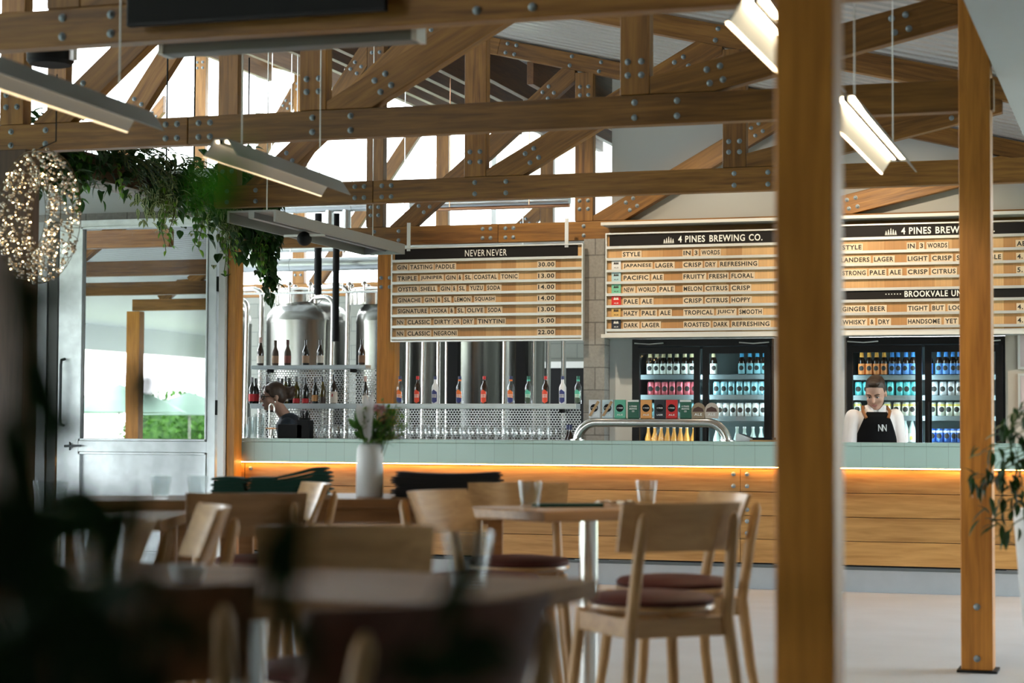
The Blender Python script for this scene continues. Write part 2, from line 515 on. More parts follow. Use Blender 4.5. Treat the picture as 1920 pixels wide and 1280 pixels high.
struct('trim_6', MB().box(-18.1, -8.3, -8.1, -8.0, 2.6, 3.4), plain('dark fascia', (.05, .04, .03), .6))
struct('ceiling_flat', MB().box(-.745, 3.2, -8, 16.44, 3.0, 3.12), PLASTER)
struct('wall_bulkhead', MB().box(-.745, -.66, -8, 16.36, 3.12, 3.52), PLASTER)


def roof_z(x): return 3.905+.245*(-2.6-x)


def deck_mesh():
    """ribbed metal deck, ribs running down the slope"""
    mb = MB(); y = -7.0; p = .19
    ys = []
    while y < 24.6:
        ys += [(y, 0), (y+.09, 0), (y+.115, .03), (y+.165, .03)]; y += p
    xs = [-.62, -13.0, -18.5]
    NB = sum(1 for q in ys if q[0] < 17.4)
    zs = [roof_z(-.62), roof_z(-13), roof_z(-13)-1.35]
    b = len(mb.v)
    for yy, dz in ys:
        for x, z in zip(xs, zs): mb.v.append((x, yy, z+dz))
    for i in range(NB-1):
        for j in range(2):
            a = b+i*3+j
            mb.quad(a, a+1, a+4, a+3)
    # solid top so that no daylight leaks through
    for x0, x1 in ((-.62, -13.0), (-13.0, -18.5)):
        z0 = roof_z(x0) if x0 > -13 else roof_z(-13); z1 = roof_z(-13) if x1 >= -13 else roof_z(-13)-1.35
        mb.add([(x0, -7, z0+.09), (x1, -7, z1+.09), (x1, 17.4, z1+.09), (x0, 17.4, z0+.09)], [(0, 1, 2, 3)])
    mb.add([(-.62, 17.4, roof_z(-.62)+.09), (-8.5, 17.4, roof_z(-8.5)+.09), (-8.5, 24.6, roof_z(-8.5)+.09), (-.62, 24.6, roof_z(-.62)+.09)], [(0, 1, 2, 3)])
    return mb


struct('ceiling_deck', deck_mesh(), plain('grey steel roof deck', (.52, .52, .50), .45, .25))

# rear building: block wall, glazing above it, ribbed translucent sheets on its right
struct('wall_back', MB().box(-20, -4.4, 24.5, 24.8, 0, 2.98), BLOCKG)
struct('wall_side', MB().box(-4.42, -4.22, 16.62, 24.5, 0, 4.3), BLOCKG)
struct('wall_brewery_light_block', MB().box(-20.3, -20.0, 14.9, 24.8, 0, 3.4), BLOCKG)  # unseen wall added to dim the daylight in the brewery
XW = at(925, 290, Y=24.5).x
wf = MB()
for i in range(8):
    x = -20+(XW+20)*i/7
    wf.box(x-.035, x+.035, 24.52, 24.64, 2.98, roof_z(max(x, -13))-.02 if x > -13 else 5.2)
wf.box(-20, XW, 24.52, 24.64, 2.98, 3.05)
w1 = struct('window_1', wf, plain('white window frame', (.62, .66, .66), .5))
wp = MB(); wp.add([(-20, 24.58, 3.0), (XW, 24.58, 3.0), (XW, 24.58, roof_z(XW)-.05), (-13, 24.58, roof_z(-13)-.05), (-20, 24.58, 4.6)], [(0, 1, 2, 3, 4)])
wp.build('glass_pane', GLASSW, w1)
w2 = MB()
for i in range(5):
    y = 17.45+i*1.78; w2.prism([(-8.5, roof_z(-8.5)), (-8.5, roof_z(-8.5)+.08), (-13, roof_z(-13)+.08), (-13, roof_z(-13))], y-.03, y+.03)
w2 = struct('window_2', w2, MATS['white window frame'])
k_ = MB(); k_.add([(-8.5, 17.45, roof_z(-8.5)+.05), (-13, 17.45, roof_z(-13)+.05), (-13, 24.6, roof_z(-13)+.05), (-8.5, 24.6, roof_z(-8.5)+.05)], [(0, 1, 2, 3)]); k_.build('glass_pane', pane('tinted skylight glass', (.10, .11, .11), .06), w2)
cl = MB(); x = XW+.04; k = 0
while x < -4.5:
    for dx, dy in ((0, 0), (.10, 0), (.14, .05), (.26, .05), (.30, 0)):
        cl.v += [(x+dx, 24.55+dy, 2.98), (x+dx, 24.55+dy, roof_z(x+dx)-.02)]
    x += .34
for i in range(len(cl.v)//2-1): cl.quad(2*i, 2*i+2, 2*i+3, 2*i+1)
m_, n_, l_, b_ = new_mat('white translucent sheet')
b_.inputs['Base Color'].default_value = (.75, .8, .8, 1); b_.inputs['Roughness'].default_value = .5
t_ = n_.new('ShaderNodeBsdfTranslucent'); t_.inputs[0].default_value = (.8, .86, .86, 1)
x_ = n_.new('ShaderNodeMixShader'); x_.inputs[0].default_value = .45
l_.new(b_.outputs[0], x_.inputs[1]); l_.new(t_.outputs[0], x_.inputs[2]); l_.new(x_.outputs[0], n_['Material Output'].inputs[0])
struct('wall_cladding', cl, m_)

# bar wall that carries fridges and menu boards
FX = [(-4.195, -2.99), (-2.405, -1.126)]
YW = 16.36
wl = MB()
wl.box(-4.40, FX[0][0], YW, YW+.25, 0, 2.0); wl.box(FX[0][1], FX[1][0], YW, YW+.25, 0, 2.0)
wl.box(-4.40, FX[1][1], YW, YW+.25, 1.965, 2.9)
struct('wall_bar', wl, plain('grey green wall paint', (.60, .64, .64), .75, var=.03, vscale=2))
struct('wall_cream', MB().box(FX[1][1], 3, YW, YW+.25, 0, 2.9), CREAM)
gb = MB(); gb.prism([(-4.40, 2.9), (-.745, 2.9), (-.745, roof_z(-.745)-.01), (-4.40, roof_z(-4.40)-.01)], YW+.06, YW+.2)
struct('wall_gable', gb, plain('grey gable board', (.47, .48, .46), .85))
struct('pillar_block', MB().box(-4.585, -4.402, 16.2, 16.62, 0, 2.80), BLOCK)
struct('wall_pier', MB().box(-7.80, -7.695, 15.26, 15.6, 0, 2.9), BLOCK)
# block lintel and plaster over the steel door
struct('wall_lintel', MB().box(-10.6, -7.22, 14.86, 15.05, 2.885, 2.99), BLOCK)
struct('wall_left', MB().box(-10.6, -7.22, 14.88, 15.05, 2.99, 3.34), PLASTER)


# ------------------------------------------------------------------ roof trusses
BOLT_ME = MB().lathe([(.0175, 0), (.0175, .004), (.012, .005), (.0125, .012), (.009, .015), (0, .0155)], 10, M=Matrix.Rotation(PI/2, 4, 'X')).mesh('bolt', True)
BOLT_ME.materials.append(BOLT)


def member(root, name, a, b, w, th=.09, mat=None, bolts=(), y=0, both=False):
    a = Vector((a[0], a[1])); b = Vector((b[0], b[1])); L = (b-a).length
    ang = math.atan2(b.y-a.y, b.x-a.x); c = (a+b)/2
    mb = MB().box(-L/2, L/2, -th/2, th/2, -w/2, w/2)
    o = mb.build(name, mat or BEAM, root, (c.x, y, c.y), (0, -ang, 0), bevel=.004)
    for bx, bz in bolts:
        q = link('bolt', BOLT_ME, o, (bx if bx > -90 else 0, -th/2, bz))
    return o


def quad4(x, z=0, dx=.036, dz=.037): return [(x-dx, z-dz), (x+dx, z-dz), (x-dx, z+dz), (x+dx, z+dz)]


def pair(x): return [(x, -.04), (x, .04)]


def clip(poly, a, b, c):
    """keep the part of an x,z outline where a*x+b*z <= c"""
    out = []
    for (x0, z0), (x1, z1) in zip(poly, poly[1:]+poly[:1]):
        d0, d1 = a*x0+b*z0-c, a*x1+b*z1-c
        if d0 <= 0: out.append((x0, z0))
        if d0*d1 < 0: t = d0/(d0-d1); out.append((x0+(x1-x0)*t, z0+(z1-z0)*t))
    return out


def brace(root, x, z, slope, w, cuts, th=.086, bolts=True):
    """diagonal timber along the line z+slope*(X-x), mitred against its neighbours"""
    k = math.hypot(1, slope); hh = w/2*k
    P = [(x-3, z-3*slope-hh), (x+5, z+5*slope-hh), (x+5, z+5*slope+hh), (x-3, z-3*slope+hh)]
    for c in cuts: P = clip(P, *c)
    ang = math.atan(slope); xs = [p[0] for p in P]; cx = (min(xs)+max(xs))/2; cz = z+slope*(cx-x)
    ca, sa = math.cos(ang), math.sin(ang)
    Q = [((px-cx)*ca+(pz-cz)*sa, -(px-cx)*sa+(pz-cz)*ca) for px, pz in P]
    o = MB().prism(Q, -th/2, th/2).build('web_brace', BEAM, root, (cx, 0, cz), (0, -ang, 0), bevel=.004)
    if bolts:
        l0, l1 = min(q[0] for q in Q), max(q[0] for q in Q)
        for bx, bz in quad4(l0+.36)+quad4(l1-.30): link('bolt', BOLT_ME, o, (bx, -th/2, bz))
    return o


def truss(n, Y, label, sh, right=-.75, left=-12, nodes=(-7.80, -6.37, -4.45, -2.6), joint=-5.22, extra=()):
    root = thing('roof_truss', label, 'roof truss', (0, Y+.045, 0), 0, 'roof trusses')
    N, A, B, C = [q+sh for q in nodes]; J = joint+sh
    zc = 2.88
    for x0, x1 in ((left if n != 3 else -6.56, J-.002), (J+.002, right)):
        L = x1-x0; c = (x0+x1)/2; bl = []
        for q in ((J-.14, J-.068) if x1 < J else (J+.068, J+.14)): bl += pair(q-c)
        for v in (A, B, C):
            for q in (v, v+.23):
                if x0+.05 < q < x1-.05 and abs(q-J) > .2: bl += pair(q-c)
        member(root, 'bottom_chord', (x0, zc), (x1, zc), .16, bolts=bl)
    top = lambda x: 3.822+.245*(-2.6-x)
    for x0, x1 in ((left, J), (J, right)):
        c = (x0+x1)/2; bl = []; L = math.hypot(x1-x0, top(x0)-top(x1)); k = L/(x1-x0)
        for v in (A, B, C):
            for q in (v-.12, v+.14):
                if x0+.05 < q < x1-.05: bl += pair((q-c)*k)
        if x0 == J: bl += pair((J+.07-c)*k)+pair((J+.15-c)*k)
        member(root, 'top_chord', (x0, top(x0)), (x1, top(x1)), .14, bolts=bl)
    for v in (N, A, B, C)+tuple(extra):
        z0 = 3.34 if n == 3 and v == N else 2.962; z1 = top(v)-.075; L = z1-z0
        member(root, 'web_post', (v, z0), (v, z1), .16, bolts=[(-L/2+.14+q[0], q[1]) for q in quad4(0)]+[(L/2-.16+q[0], q[1]) for q in quad4(0)])
    zb = (0, -1, -2.962); tt_ = (.245, 1, 3.822-.245*2.6-.0725)
    brace(root, N+.22, 2.96, 1.40, .163, [(0, -1, -3.34) if n == 3 else zb, (1, 0, A-.082), tt_, (-1, 0, -(N+.082))])
    brace(root, A+.084, 2.81, .84, .16, [zb, (-1, 0, -(A+.082)), (1, 0, B-.082), tt_])
    brace(root, B+.084, 2.911, .55, .172, [zb, (-1, 0, -(B+.082)), (1, 0, C-.082), tt_])
    brace(root, C+.09, 2.972, .222, .165, [zb, (-1, 0, -(C+.082)), (1, 0, right-.17), tt_])
    return root


TY = {0: 4.35, 1: 7.36, 2: 10.16, 3: 13.19, 4: 16.3}
names = {0: 'timber roof truss nearest the camera, carried by the big blurred post', 1: 'timber truss at the very top of the photo carrying the black screen',
         2: 'timber truss ending at the right hand post, second below the screen', 3: 'timber truss whose chord passes just above the leafy planter and striplight',
         4: 'timber truss directly above the bar menu boards and the steel sink hood'}
names[4] = 'timber roof truss directly above the three menu boards of the bar'
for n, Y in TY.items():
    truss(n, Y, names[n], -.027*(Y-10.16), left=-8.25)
T6 = truss(6, 22.5, 'pale sunlit timber truss in front of the rear windows, above the steel tanks', -.43, left=-13.5, right=-4.45, nodes=(-9.60, -7.72, -6.40, -4.6), joint=-7.1, extra=(-11.4,))
brace(T6, -11.4, 3.25, 1.62, .15, [(0, -1, -2.962), (1, 0, -10.11), (-1, 0, 11.74)])
brace(T6, -12.7, 4.45, 1.05, .15, [(0, -1, -2.962), (1, 0, -11.91), (-1, 0, 13.4)])
# purlins behind the bar
for i, x in enumerate((-4.65, -5.15, -5.65, -6.15, -6.65, -7.15, -7.65, -8.15, -9.2, -10.4)):
    z = roof_z(x)-.02
    o = MB().box(x-.03, x+.03, 16.46, 22.45, z-.32, z).build('roof_purlin', wood('dark purlin', (.08, .032, .009), (.19, .085, .028), axis=1) if i == 0 else MATS['dark purlin'], bevel=.003)
    tag(o, 'dark timber purlin in the row running back under the roof deck behind the bar', 'roof purlin', 'purlins behind the bar')

# posts
def post(x0, x1, y0, y1, z1, label, bolts=(), mat=None):
    r = thing('timber_post', label, 'post', ((x0+x1)/2, y0, 0), 0)
    w = (x1-x0)/2
    p = MB().box(-w, w, 0, y1-y0, .012, z1).build('shaft', mat or BEAMZ, r, bevel=.005)
    for bx, bz in bolts: link('bolt', BOLT_ME, p, (bx, 0, bz))
    MB().box(-w-.02, w+.02, -.02, y1-y0+.02, 0, .012).build('base_plate', BLACK, r)
    return r


post(-.785, -.655, 4.30, 4.44, roof_z(-.72)-.02, 'big out-of-focus orange timber post standing nearest the camera')
post(-.920, -.765, 10.135, 10.30, roof_z(-.84)-.02, 'slender timber post at the right of the frame with two bolt heads near its foot', ((0, .325), (0, .07)))
post(-6.375, -6.17, 10.0, 10.155, 2.79, 'timber post darkened for shade at the far left behind the fairy light ring', (), wood('shade darkened post', (.035, .016, .007), (.085, .040, .018), axis=2))  # far left post: wood colour darkened for the shade it stands in
post(-6.447, -6.285, 16.16, 16.295, 2.795, 'timber post behind the bar between wine shelf and left menu board', [(-.045, 2.42), (.035, 2.42), (-.045, 2.50), (.035, 2.50)])
post(-7.122, -7.052, 14.60, 14.74, 2.80, 'narrow timber door jamb beside the left end of the bar')
t = MB().box(-7.80, -7.71, 15.64, 15.74, .0, 3.02).build('steel_column', plain('grey steel paint', (.32, .32, .32), .5, .1)); tag(t, 'flat grey steel column between brick pier and wine shelf', 'column')
t = MB().box(-13.6, -13.4, 4.36, 4.5, 0, 2.79).build('timber_post', BEAMZ); tag(t, 'timber post on the open left side, seen mirrored in the door glass', 'post')

# ------------------------------------------------------------------ bar counter
bar = thing('bar_counter', 'long bar counter faced with oiled planks under a band of sage tiles', 'bar counter', (0, YB, 0))
BX0, BX1 = -10.6, 1.2
MB().box(BX0, BX1, -.028, .07, .915, 1.075).build('tile_band', TILE, bar, bevel=.004)
MB().box(BX0, BX1, -.034, .10, 1.076, 1.104).build('tile_capping', CAPTILE, bar, bevel=.006)
MB().box(BX0, BX1, .10, .44, .95, .985).build('worktop', STEEL, bar, bevel=.003)
MB().box(BX0, BX1, .062, .42, .0, .16).build('plinth', KICK, bar)
XJ = at(1388, 950, Y=YB).x
for k in range(4):
    z0 = .20+k*.1765; z1 = z0+.1725
    for x0, x1 in ((BX0, -7.05), (-7.045, XJ-.002), (XJ+.002, BX1)):
        c = (x0+x1)/2
        p = MB().box(x0-c, x1-c, 0, .03, -.08625, .08625).build('plank', PLANK, bar, (c, 0, (z0+z1)/2), bevel=.002)
        bx = []
        if x1 < -1 and x1 > -7: bx = [x1-c-.05, x0-c+.05]
        elif x0 > -6: bx = [x0-c+.05]
        for q in bx:
            for dz in (-.045, .045): link('bolt', BOLT_ME, p, (q, 0, dz))
MB().box(BX0, BX1, .032, .06, .19, .91).build('backing', BLACK, bar)
MB().box(BX0, BX1, -.012, .03, .905, .9145).build('ledge', PLANK, bar)
MB().box(BX0, BX1, -.026, -.0135, .9085, .9148).build('led_strip', LEDBAR, bar)

# ------------------------------------------------------------------ steel door with reflecting glass
DX0, DX1, DZ1 = -8.66, -7.215, 2.90
DY = 14.58
d = thing('door_1', None, None, ((DX0+DX1)/2, DY, 0)); tag(d, kind='structure')
hw = (DX1-DX0)/2
f = MB()
f.box(-hw, -hw+.20, 0, .05, .02, DZ1); f.box(hw-.075, hw, 0, .05, .02, DZ1)
f.box(-hw+.20, hw-.075, 0, .05, DZ1-.055, DZ1); f.box(-hw+.20, hw-.075, 0, .05, .985, 1.075); f.box(-hw+.20, hw-.075, 0, .05, .02, .16)
# glazing beads
for z0, z1 in ((1.075, DZ1-.055), (.16, .985)):
    f.box(-hw+.20, -hw+.222, -.012, .02, z0, z1); f.box(hw-.09, hw-.075, -.012, .02, z0, z1)
    f.box(-hw+.20, hw-.075, -.012, .02, z0, z0+.02); f.box(-hw+.20, hw-.075, -.012, .02, z1-.02, z1)
f.build('frame', GALV, d, bevel=.003)
MB().box(-hw+.20, hw-.075, .02, .026, 1.07, DZ1-.05).build('glass', MIRRORG, d)
MB().box(-hw+.20, hw-.075, .02, .026, .155, .99).build('panel', GALV, d)
h = MB().tube([(-hw+.06, 0, 1.20), (-hw+.06, -.05, 1.21), (-hw+.06, -.06, 1.25), (-hw+.06, -.06, 1.70), (-hw+.06, -.05, 1.74), (-hw+.06, 0, 1.75)], .012)
h.build('pull_handle', plain('dark steel handle', (.10, .11, .12), .4, .7), d, smooth=True)
lt = MB().tube([(-hw+.09, -.03, 1.03), (-hw+.24, -.03, 1.035)], [.012, .008]).tube([(-hw+.12, 0, 1.0), (-hw+.14, -.03, 1.03), (-hw+.12, 0, 1.06)], .007)
lt.build('latch', MATS['dark steel handle'], d, smooth=True)
for z in (.7, 1.35, 2.35):
    MB().box(hw+.002, hw+.03, -.01, .05, z-.06, z+.06).build('hinge', BLACK, d)
struct('trim_1', MB().box(-7.185, -7.13, 14.56, 14.74, 0, 2.9), plain('white door frame', (.78, .78, .76), .5))
struct('trim_2', MB().box(-8.78, -8.70, 14.62, 14.74, 0, 2.9), plain('dark door edge', (.07, .075, .07), .5))
struct('trim_3', MB().box(-8.90, -8.80, 14.62, 14.74, 0, 2.9), plain('grey door stop', (.45, .47, .48), .5))
# ------------------------------------------------------------------ menu boards
SY = 16.11      # face of the boards


def menu_board(label, px0, px1, ytop, rails, ybot, cx, rows, heads, X0=None, X1=None, head_rows=(0,), icons=(), hangers=(), side=True):
    x0 = X0 if X0 is not None else at(px0, 550, Y=SY).x
    x1 = X1 if X1 is not None else at(px1, 550, Y=SY).x
    zt = at(px0, ytop, Y=SY).z; zb = at(px0, ybot, Y=SY).z
    rz = [at(px0, y, Y=SY).z for y in rails]
    ox = (x0+x1)/2
    r = thing('menu_board', label, 'menu board', (ox, SY, zb))
    L = lambda px: at(px, 550, Y=SY).x-ox
    MB().box(x0-ox, x1-ox, .012, .04, 0, zt-zb).build('back_panel', SLAT, r)
    fr = MB()
    fr.box(x0-ox-.012, x0-ox, -.012, .045, -.012, zt-zb+.012); fr.box(x1-ox, x1-ox+.012, -.012, .045, -.012, zt-zb+.012)
    fr.box(x0-ox, x1-ox, -.012, .045, zt-zb, zt-zb+.012); fr.box(x0-ox, x1-ox, -.012, .045, -.012, 0)
    fr.build('frame', ALU, r)
    for z in rz: MB().box(x0-ox, x1-ox, -.012, .012, z-zb-.016, z-zb+.006).build('rail', ALU, r)
    tops = [zt]+rz[:-1]
    for i in head_rows:
        MB().box(x0-ox+.02, x1-ox-.04, .002, .012, rz[i]-zb+.008, tops[i]-zb-.004).build('header_strip', BOARDBLACK, r)
    for i, row in rows.items():
        zr = rz[i]-zb+.006
        for s, a, b in row:
            t = MB(); k = MB()
            xa, xb = L(cx(a)), L(cx(b))
            k.box(xa-.008, xb+.010, .004, .012, zr, zr+.058)
            put_text(t, s, xa, xb, zr+.010, zr+.048, .0035, .030)
            q = k.build('word_tile', plain('pale letter tiles', (.70, .56, .40), .5) if 'pale letter tiles' not in MATS else MATS['pale letter tiles'], r)
            t.build('lettering', INK, q)
    for i, s, a, b, h, bold in heads:
        t = MB(); zm = (rz[i]+tops[i])/2-zb; put_text(t, s, L(cx(a)), L(cx(b)), zm-h/2, zm+h/2, .0015, bold)
        t.build('header_lettering', WHITE, r)
    for i, a, b in icons:      # a row of little fir trees
        t = MB(); zm = (rz[i]+tops[i])/2-zb; xa, xb = L(cx(a)), L(cx(b)); n = 5; w = (xb-xa)/n
        for q, hh in enumerate((.030, .040, .052, .042, .032)):
            c = xa+(q+.5)*w; base = zm-.026
            for lev in range(3):
                z0 = base+hh*.1+lev*hh*.28; ww = w*.52*(1-.25*lev)
                t.add([(c-ww, .0015, z0), (c+ww, .0015, z0), (c, .0015, z0+hh*.36)], [(0, 1, 2)])
            t.add([(c-.003, .0015, base), (c+.003, .0015, base), (c+.003, .0015, base+hh*.15), (c-.003, .0015, base+hh*.15)], [(0, 1, 2, 3)])
        t.add([(xa, .0015, zm-.031), (xb, .0015, zm-.031), (xb, .0015, zm-.028), (xa, .0015, zm-.028)], [(0, 1, 2, 3)])
        t.build('tree_emblem', WHITE, r)
    for px in hangers:
        x = L(px); MB().box(x-.016, x+.016, -.002, .006, zt-zb-.02, 2.97-zb).build('hanger', ALU, r)
    return r, rz, zb, L


c1 = lambda c: 720+c/4.5725
P30 = lambda s: (s, 1320, 1458)
R1 = {1: [('GIN', 112, 193), ('TASTING', 222, 412), ('PADDLE', 440, 604), P30('30.00')],
      2: [('TRIPLE', 114, 278), ('JUNIPER', 313, 500), ('GIN', 530, 612), ('&', 638, 660), ('SL', 692, 745), ('COASTAL', 769, 965), ('TONIC', 1003, 1143), P30('13.00')],
      3: [('OYSTER', 120, 287), ('SHELL', 312, 445), ('GIN', 485, 566), ('&', 590, 612), ('SL', 642, 693), ('YUZU', 735, 845), ('SODA', 884, 995), P30('14.00')],
      4: [('GINACHE', 120, 312), ('GIN', 349, 430), ('&', 460, 482), ('SL', 515, 567), ('LEMON', 604, 740), ('SQUASH', 779, 946), P30('14.00')],
      5: [('SIGNATURE', 119, 368), ('VODKA', 401, 538), ('&', 568, 592), ('SL', 630, 682), ('OLIVE', 711, 850), ('SODA', 891, 1003), P30('13.00')],
      6: [('NN', 114, 165), ('CLASSIC', 203, 393), ('DIRTY', 433, 572), ('OR', 595, 650), ('DRY', 680, 762), ('TINYTINI', 805, 1032), P30('15.00')],
      7: [('NN', 112, 165), ('CLASSIC', 203, 395), ('NEGRONI', 430, 622), P30('22.00')]}
menu_board('timber menu board with a black NEVER NEVER header hung from the beam', 736, 1091, 467, (488.7, 509, 529.8, 550.1, 570.7, 591, 611.8, 633), 638.5, c1, R1,
           [(0, 'NEVER', 692, 862, .055, .0), (0, 'NEVER', 878, 1050, .055, .0)], hangers=(765.5, 1062))
c2 = lambda c: 1080+c/4.8
R2 = {1: [('STYLE', 420, 577), ('IN', 966, 1030), ('3', 1066, 1092), ('WORDS', 1128, 1292)],
      2: [('JAPANESE', 427, 677), ('LAGER', 714, 875), ('CRISP', 966, 1127), ('DRY', 1163, 1258), ('REFRESHING', 1297, 1630)],
      3: [('PACIFIC', 427, 650), ('ALE', 686, 778), ('FRUITY', 966, 1160), ('FRESH', 1198, 1360), ('FLORAL', 1398, 1596)],
      4: [('NEW', 430, 522), ('WORLD', 557, 716), ('PALE', 752, 878), ('MELON', 968, 1130), ('CITRUS', 1166, 1362), ('CRISP', 1400, 1565)],
      5: [('PALE', 430, 555), ('ALE', 590, 685), ('CRISP', 970, 1130), ('CITRUS', 1168, 1364), ('HOPPY', 1400, 1570)],
      6: [('HAZY', 430, 555), ('PALE', 592, 716), ('ALE', 754, 850), ('TROPICAL', 974, 1230), ('JUICY', 1270, 1432), ('SMOOTH', 1470, 1670)],
      7: [('DARK', 432, 558), ('LAGER', 595, 752), ('ROASTED', 974, 1200), ('DARK', 1238, 1366), ('REFRESHING', 1406, 1740)]}
b2, rz2, zb2, L2 = menu_board('timber menu board of beers with six coloured style plates and a fir tree header', 1138, 0, 440, (463.3, 485.2, 507.2, 529.2, 551.5, 573.5, 595.5, 617.9), 624, c2, R2,
                              [(0, '4 PINES', 918, 1160, .056, .022), (0, 'BREWING', 1200, 1520, .056, .022), (0, 'CO.', 1555, 1678, .056, .022)], icons=((0, 785, 882),), X1=-2.60)
for i, (nm, col, tcol) in enumerate((('white', (.72, .72, .74), INK), ('pale blue', (.42, .60, .66), INK), ('sea green', (.18, .52, .36), INK), ('red', (.62, .02, .015), WHITE), ('amber', (.62, .38, .12), INK), ('navy', (.02, .022, .035), WHITE))):
    xa, xb = L2(c2(320)), L2(c2(402)); z = rz2[i+2]-zb2+.006
    q = MB().box(xa, xb, .0, .010, z, z+.082).build('style_plate', plain(nm+' style plate', col, .5), b2)
    t = MB(); put_text(t, 'ALE' if i else 'ALE', xa+.02, xb-.02, z+.012, z+.022, -.001, .02); 
    for k in range(3):
        cx_ = (xa+xb)/2+(k-1)*.014; t.add([(cx_-.009, -.001, z+.045), (cx_+.009, -.001, z+.045), (cx_, -.001, z+.070)], [(0, 1, 2)])
    if i != 1 and i != 0: t2 = MB()
    t.v = [v for v in t.v]; t.build('plate_print', tcol, q)
c3 = lambda c: 1540+c/4.266
R3 = {1: [('STYLE', 168, 322), ('IN', 692, 748), ('3', 790, 815), ('WORDS', 850, 1008), ('AB', 1565, 1640)],
      2: [('FLANDERS', 132, 385), ('LAGER', 422, 577), ('LIGHT', 692, 850), ('CRISP', 887, 1043), ('SESSIONABLE', 1083, 1440), ('4.', 1568, 1612)],
      3: [('STRONG', 168, 355), ('PALE', 387, 510), ('ALE', 545, 637), ('CRISP', 692, 850), ('CITRUS', 885, 1075), ('5.', 1568, 1612)],
      6: [('GINGER', 168, 355), ('BEER', 390, 512), ('TIGHT', 692, 850), ('BUT', 887, 980), ('LOOSE', 1018, 1180), ('4.', 1568, 1612)],
      7: [('WHISKY', 168, 355), ('&', 392, 418), ('DRY', 455, 545), ('HANDSOME', 692, 948), ('YET', 988, 1085), ('4.', 1568, 1612)]}
menu_board('timber menu board on the right with two black header strips', 1580, 0, 424, (447, 472, 495.5, 520, 541.7, 563.5, 587.5, 612), 619, c3, R3,
           [(0, '4 PINES', 640, 880, .056, .022), (0, 'BREWING', 915, 1235, .056, .022), (0, 'CO.', 1270, 1390, .056, .022), (5, 'BROOKVALE', 665, 1012, .050, .02), (5, 'UNION', 1040, 1240, .050, .02), (5, '......', 512, 637, .008, .0)],
           icons=((0, 510, 605),), X0=-2.555, X1=-.75, head_rows=(0, 5))
struct('trim_4', MB().box(-4.40, -.745, 16.06, 16.35, 2.897, 2.922), plain('white ledge', (.68, .66, .62), .5))
struct('trim_5', MB().box(-4.40, -.745, 16.08, 16.355, 1.955, 1.985), MATS['white ledge'])

# ------------------------------------------------------------------ back shelves
def shelf(x0, x1, z0, z1, label):
    r = thing('wall_shelf', label, 'shelf', ((x0+x1)/2, 16.03, z0)); w = (x1-x0)/2
    MB().box(-w, w, 0, .13, 0, z1-z0).build('board', GALV2, r, bevel=.003)
    for q in (-w+.15, w-.15): MB().box(q-.015, q+.015, .05, .13, -.03, .0).build('bracket', BLACK, r)
    return r


GALV2 = plain('pale zinc shelf', (.50, .56, .58), .45, .35, var=.12, vscale=14)
S_LOW, S_UP = 1.402, 1.738
shelf(-7.59, -4.60, 1.357, S_LOW, 'long zinc shelf across the whole back bar carrying gin and wine')
shelf(-7.59, -6.50, 1.704, S_UP, 'short upper zinc shelf with six wine bottles on the left')
shelf(-10.4, -8.85, 1.704, S_UP, 'zinc shelf glimpsed left of the steel door, the upper of two')
shelf(-10.4, -8.85, 1.357, S_LOW, 'zinc shelf glimpsed left of the steel door, the lower of two')
p = MB().box(-7.59, -6.46, 16.175, 16.178, .95, 1.704).build('perforated_screen', MESHM); tag(p, 'perforated steel screen behind the wine shelves left of the post', 'screen')
p = MB().box(-6.28, -4.60, 16.175, 16.178, .95, 1.357).build('perforated_screen', MESHM); tag(p, 'perforated steel screen under the gin bottles right of the post', 'screen')
p = MB().box(-10.4, -8.85, 16.175, 16.178, .95, 1.704).build('perforated_screen', MESHM); tag(p, 'perforated steel screen glimpsed left of the steel door', 'screen')
bb = thing('back_counter', 'low steel back counter behind the bar under the perforated screens', 'counter', (-6.1, 15.90, 0))
MB().box(-1.48, 1.48, 0, .24, .86, .90).build('top', STEEL, bb); MB().box(-1.46, 1.46, .04, .24, .0, .86).build('carcass', BLACK, bb)

# ------------------------------------------------------------------ bottles
def bottle_parts(r, h, neck, sh=.62, n=16, nr=None):
    return [(r*.86, 0), (r, .008), (r, h*(sh-.12)), (r*.92, h*(sh-.05)), (r*.62, h*(sh+.04)), (neck*1.15, h*(sh+.12)), (neck, h*(sh+.18)), (neck, h*.98), (neck*1.1, h)]


def cyl(r, z0, z1, n=18): return MB().lathe([(r, z0), (r, z1)], n)


def shell(r, z0, z1, n=18):
    mb = MB(); 
    for z in (z0, z1):
        for k in range(n): mb.v.append((r*math.cos(2*PI*k/n), r*math.sin(2*PI*k/n), z))
    for k in range(n): mb.quad(k, (k+1) % n, n+(k+1) % n, n+k)
    return mb


def wrapped(r, poly, n=6):
    """flat outline (x,z) wrapped on the front of a cylinder"""
    mb = MB(); xs = sorted(set(p[0] for p in poly)); x0, x1 = min(xs), max(xs)

    def zr(x):
        zs = []
        for (a, b), (c, d_) in zip(poly, poly[1:]+poly[:1]):
            if (a-x)*(c-x) <= 0 and a != c: zs.append(b+(d_-b)*(x-a)/(c-a))
        return min(zs), max(zs)
    N = 14
    for i in range(N+1):
        x = x0+(x1-x0)*(.001+.998*i/N); lo, hi = zr(x)
        for z in (lo, hi): mb.v.append((r*math.sin(x/r), -r*math.cos(x/r), z))
    for i in range(N): mb.quad(2*i, 2*i+2, 2*i+3, 2*i+1)
    return mb


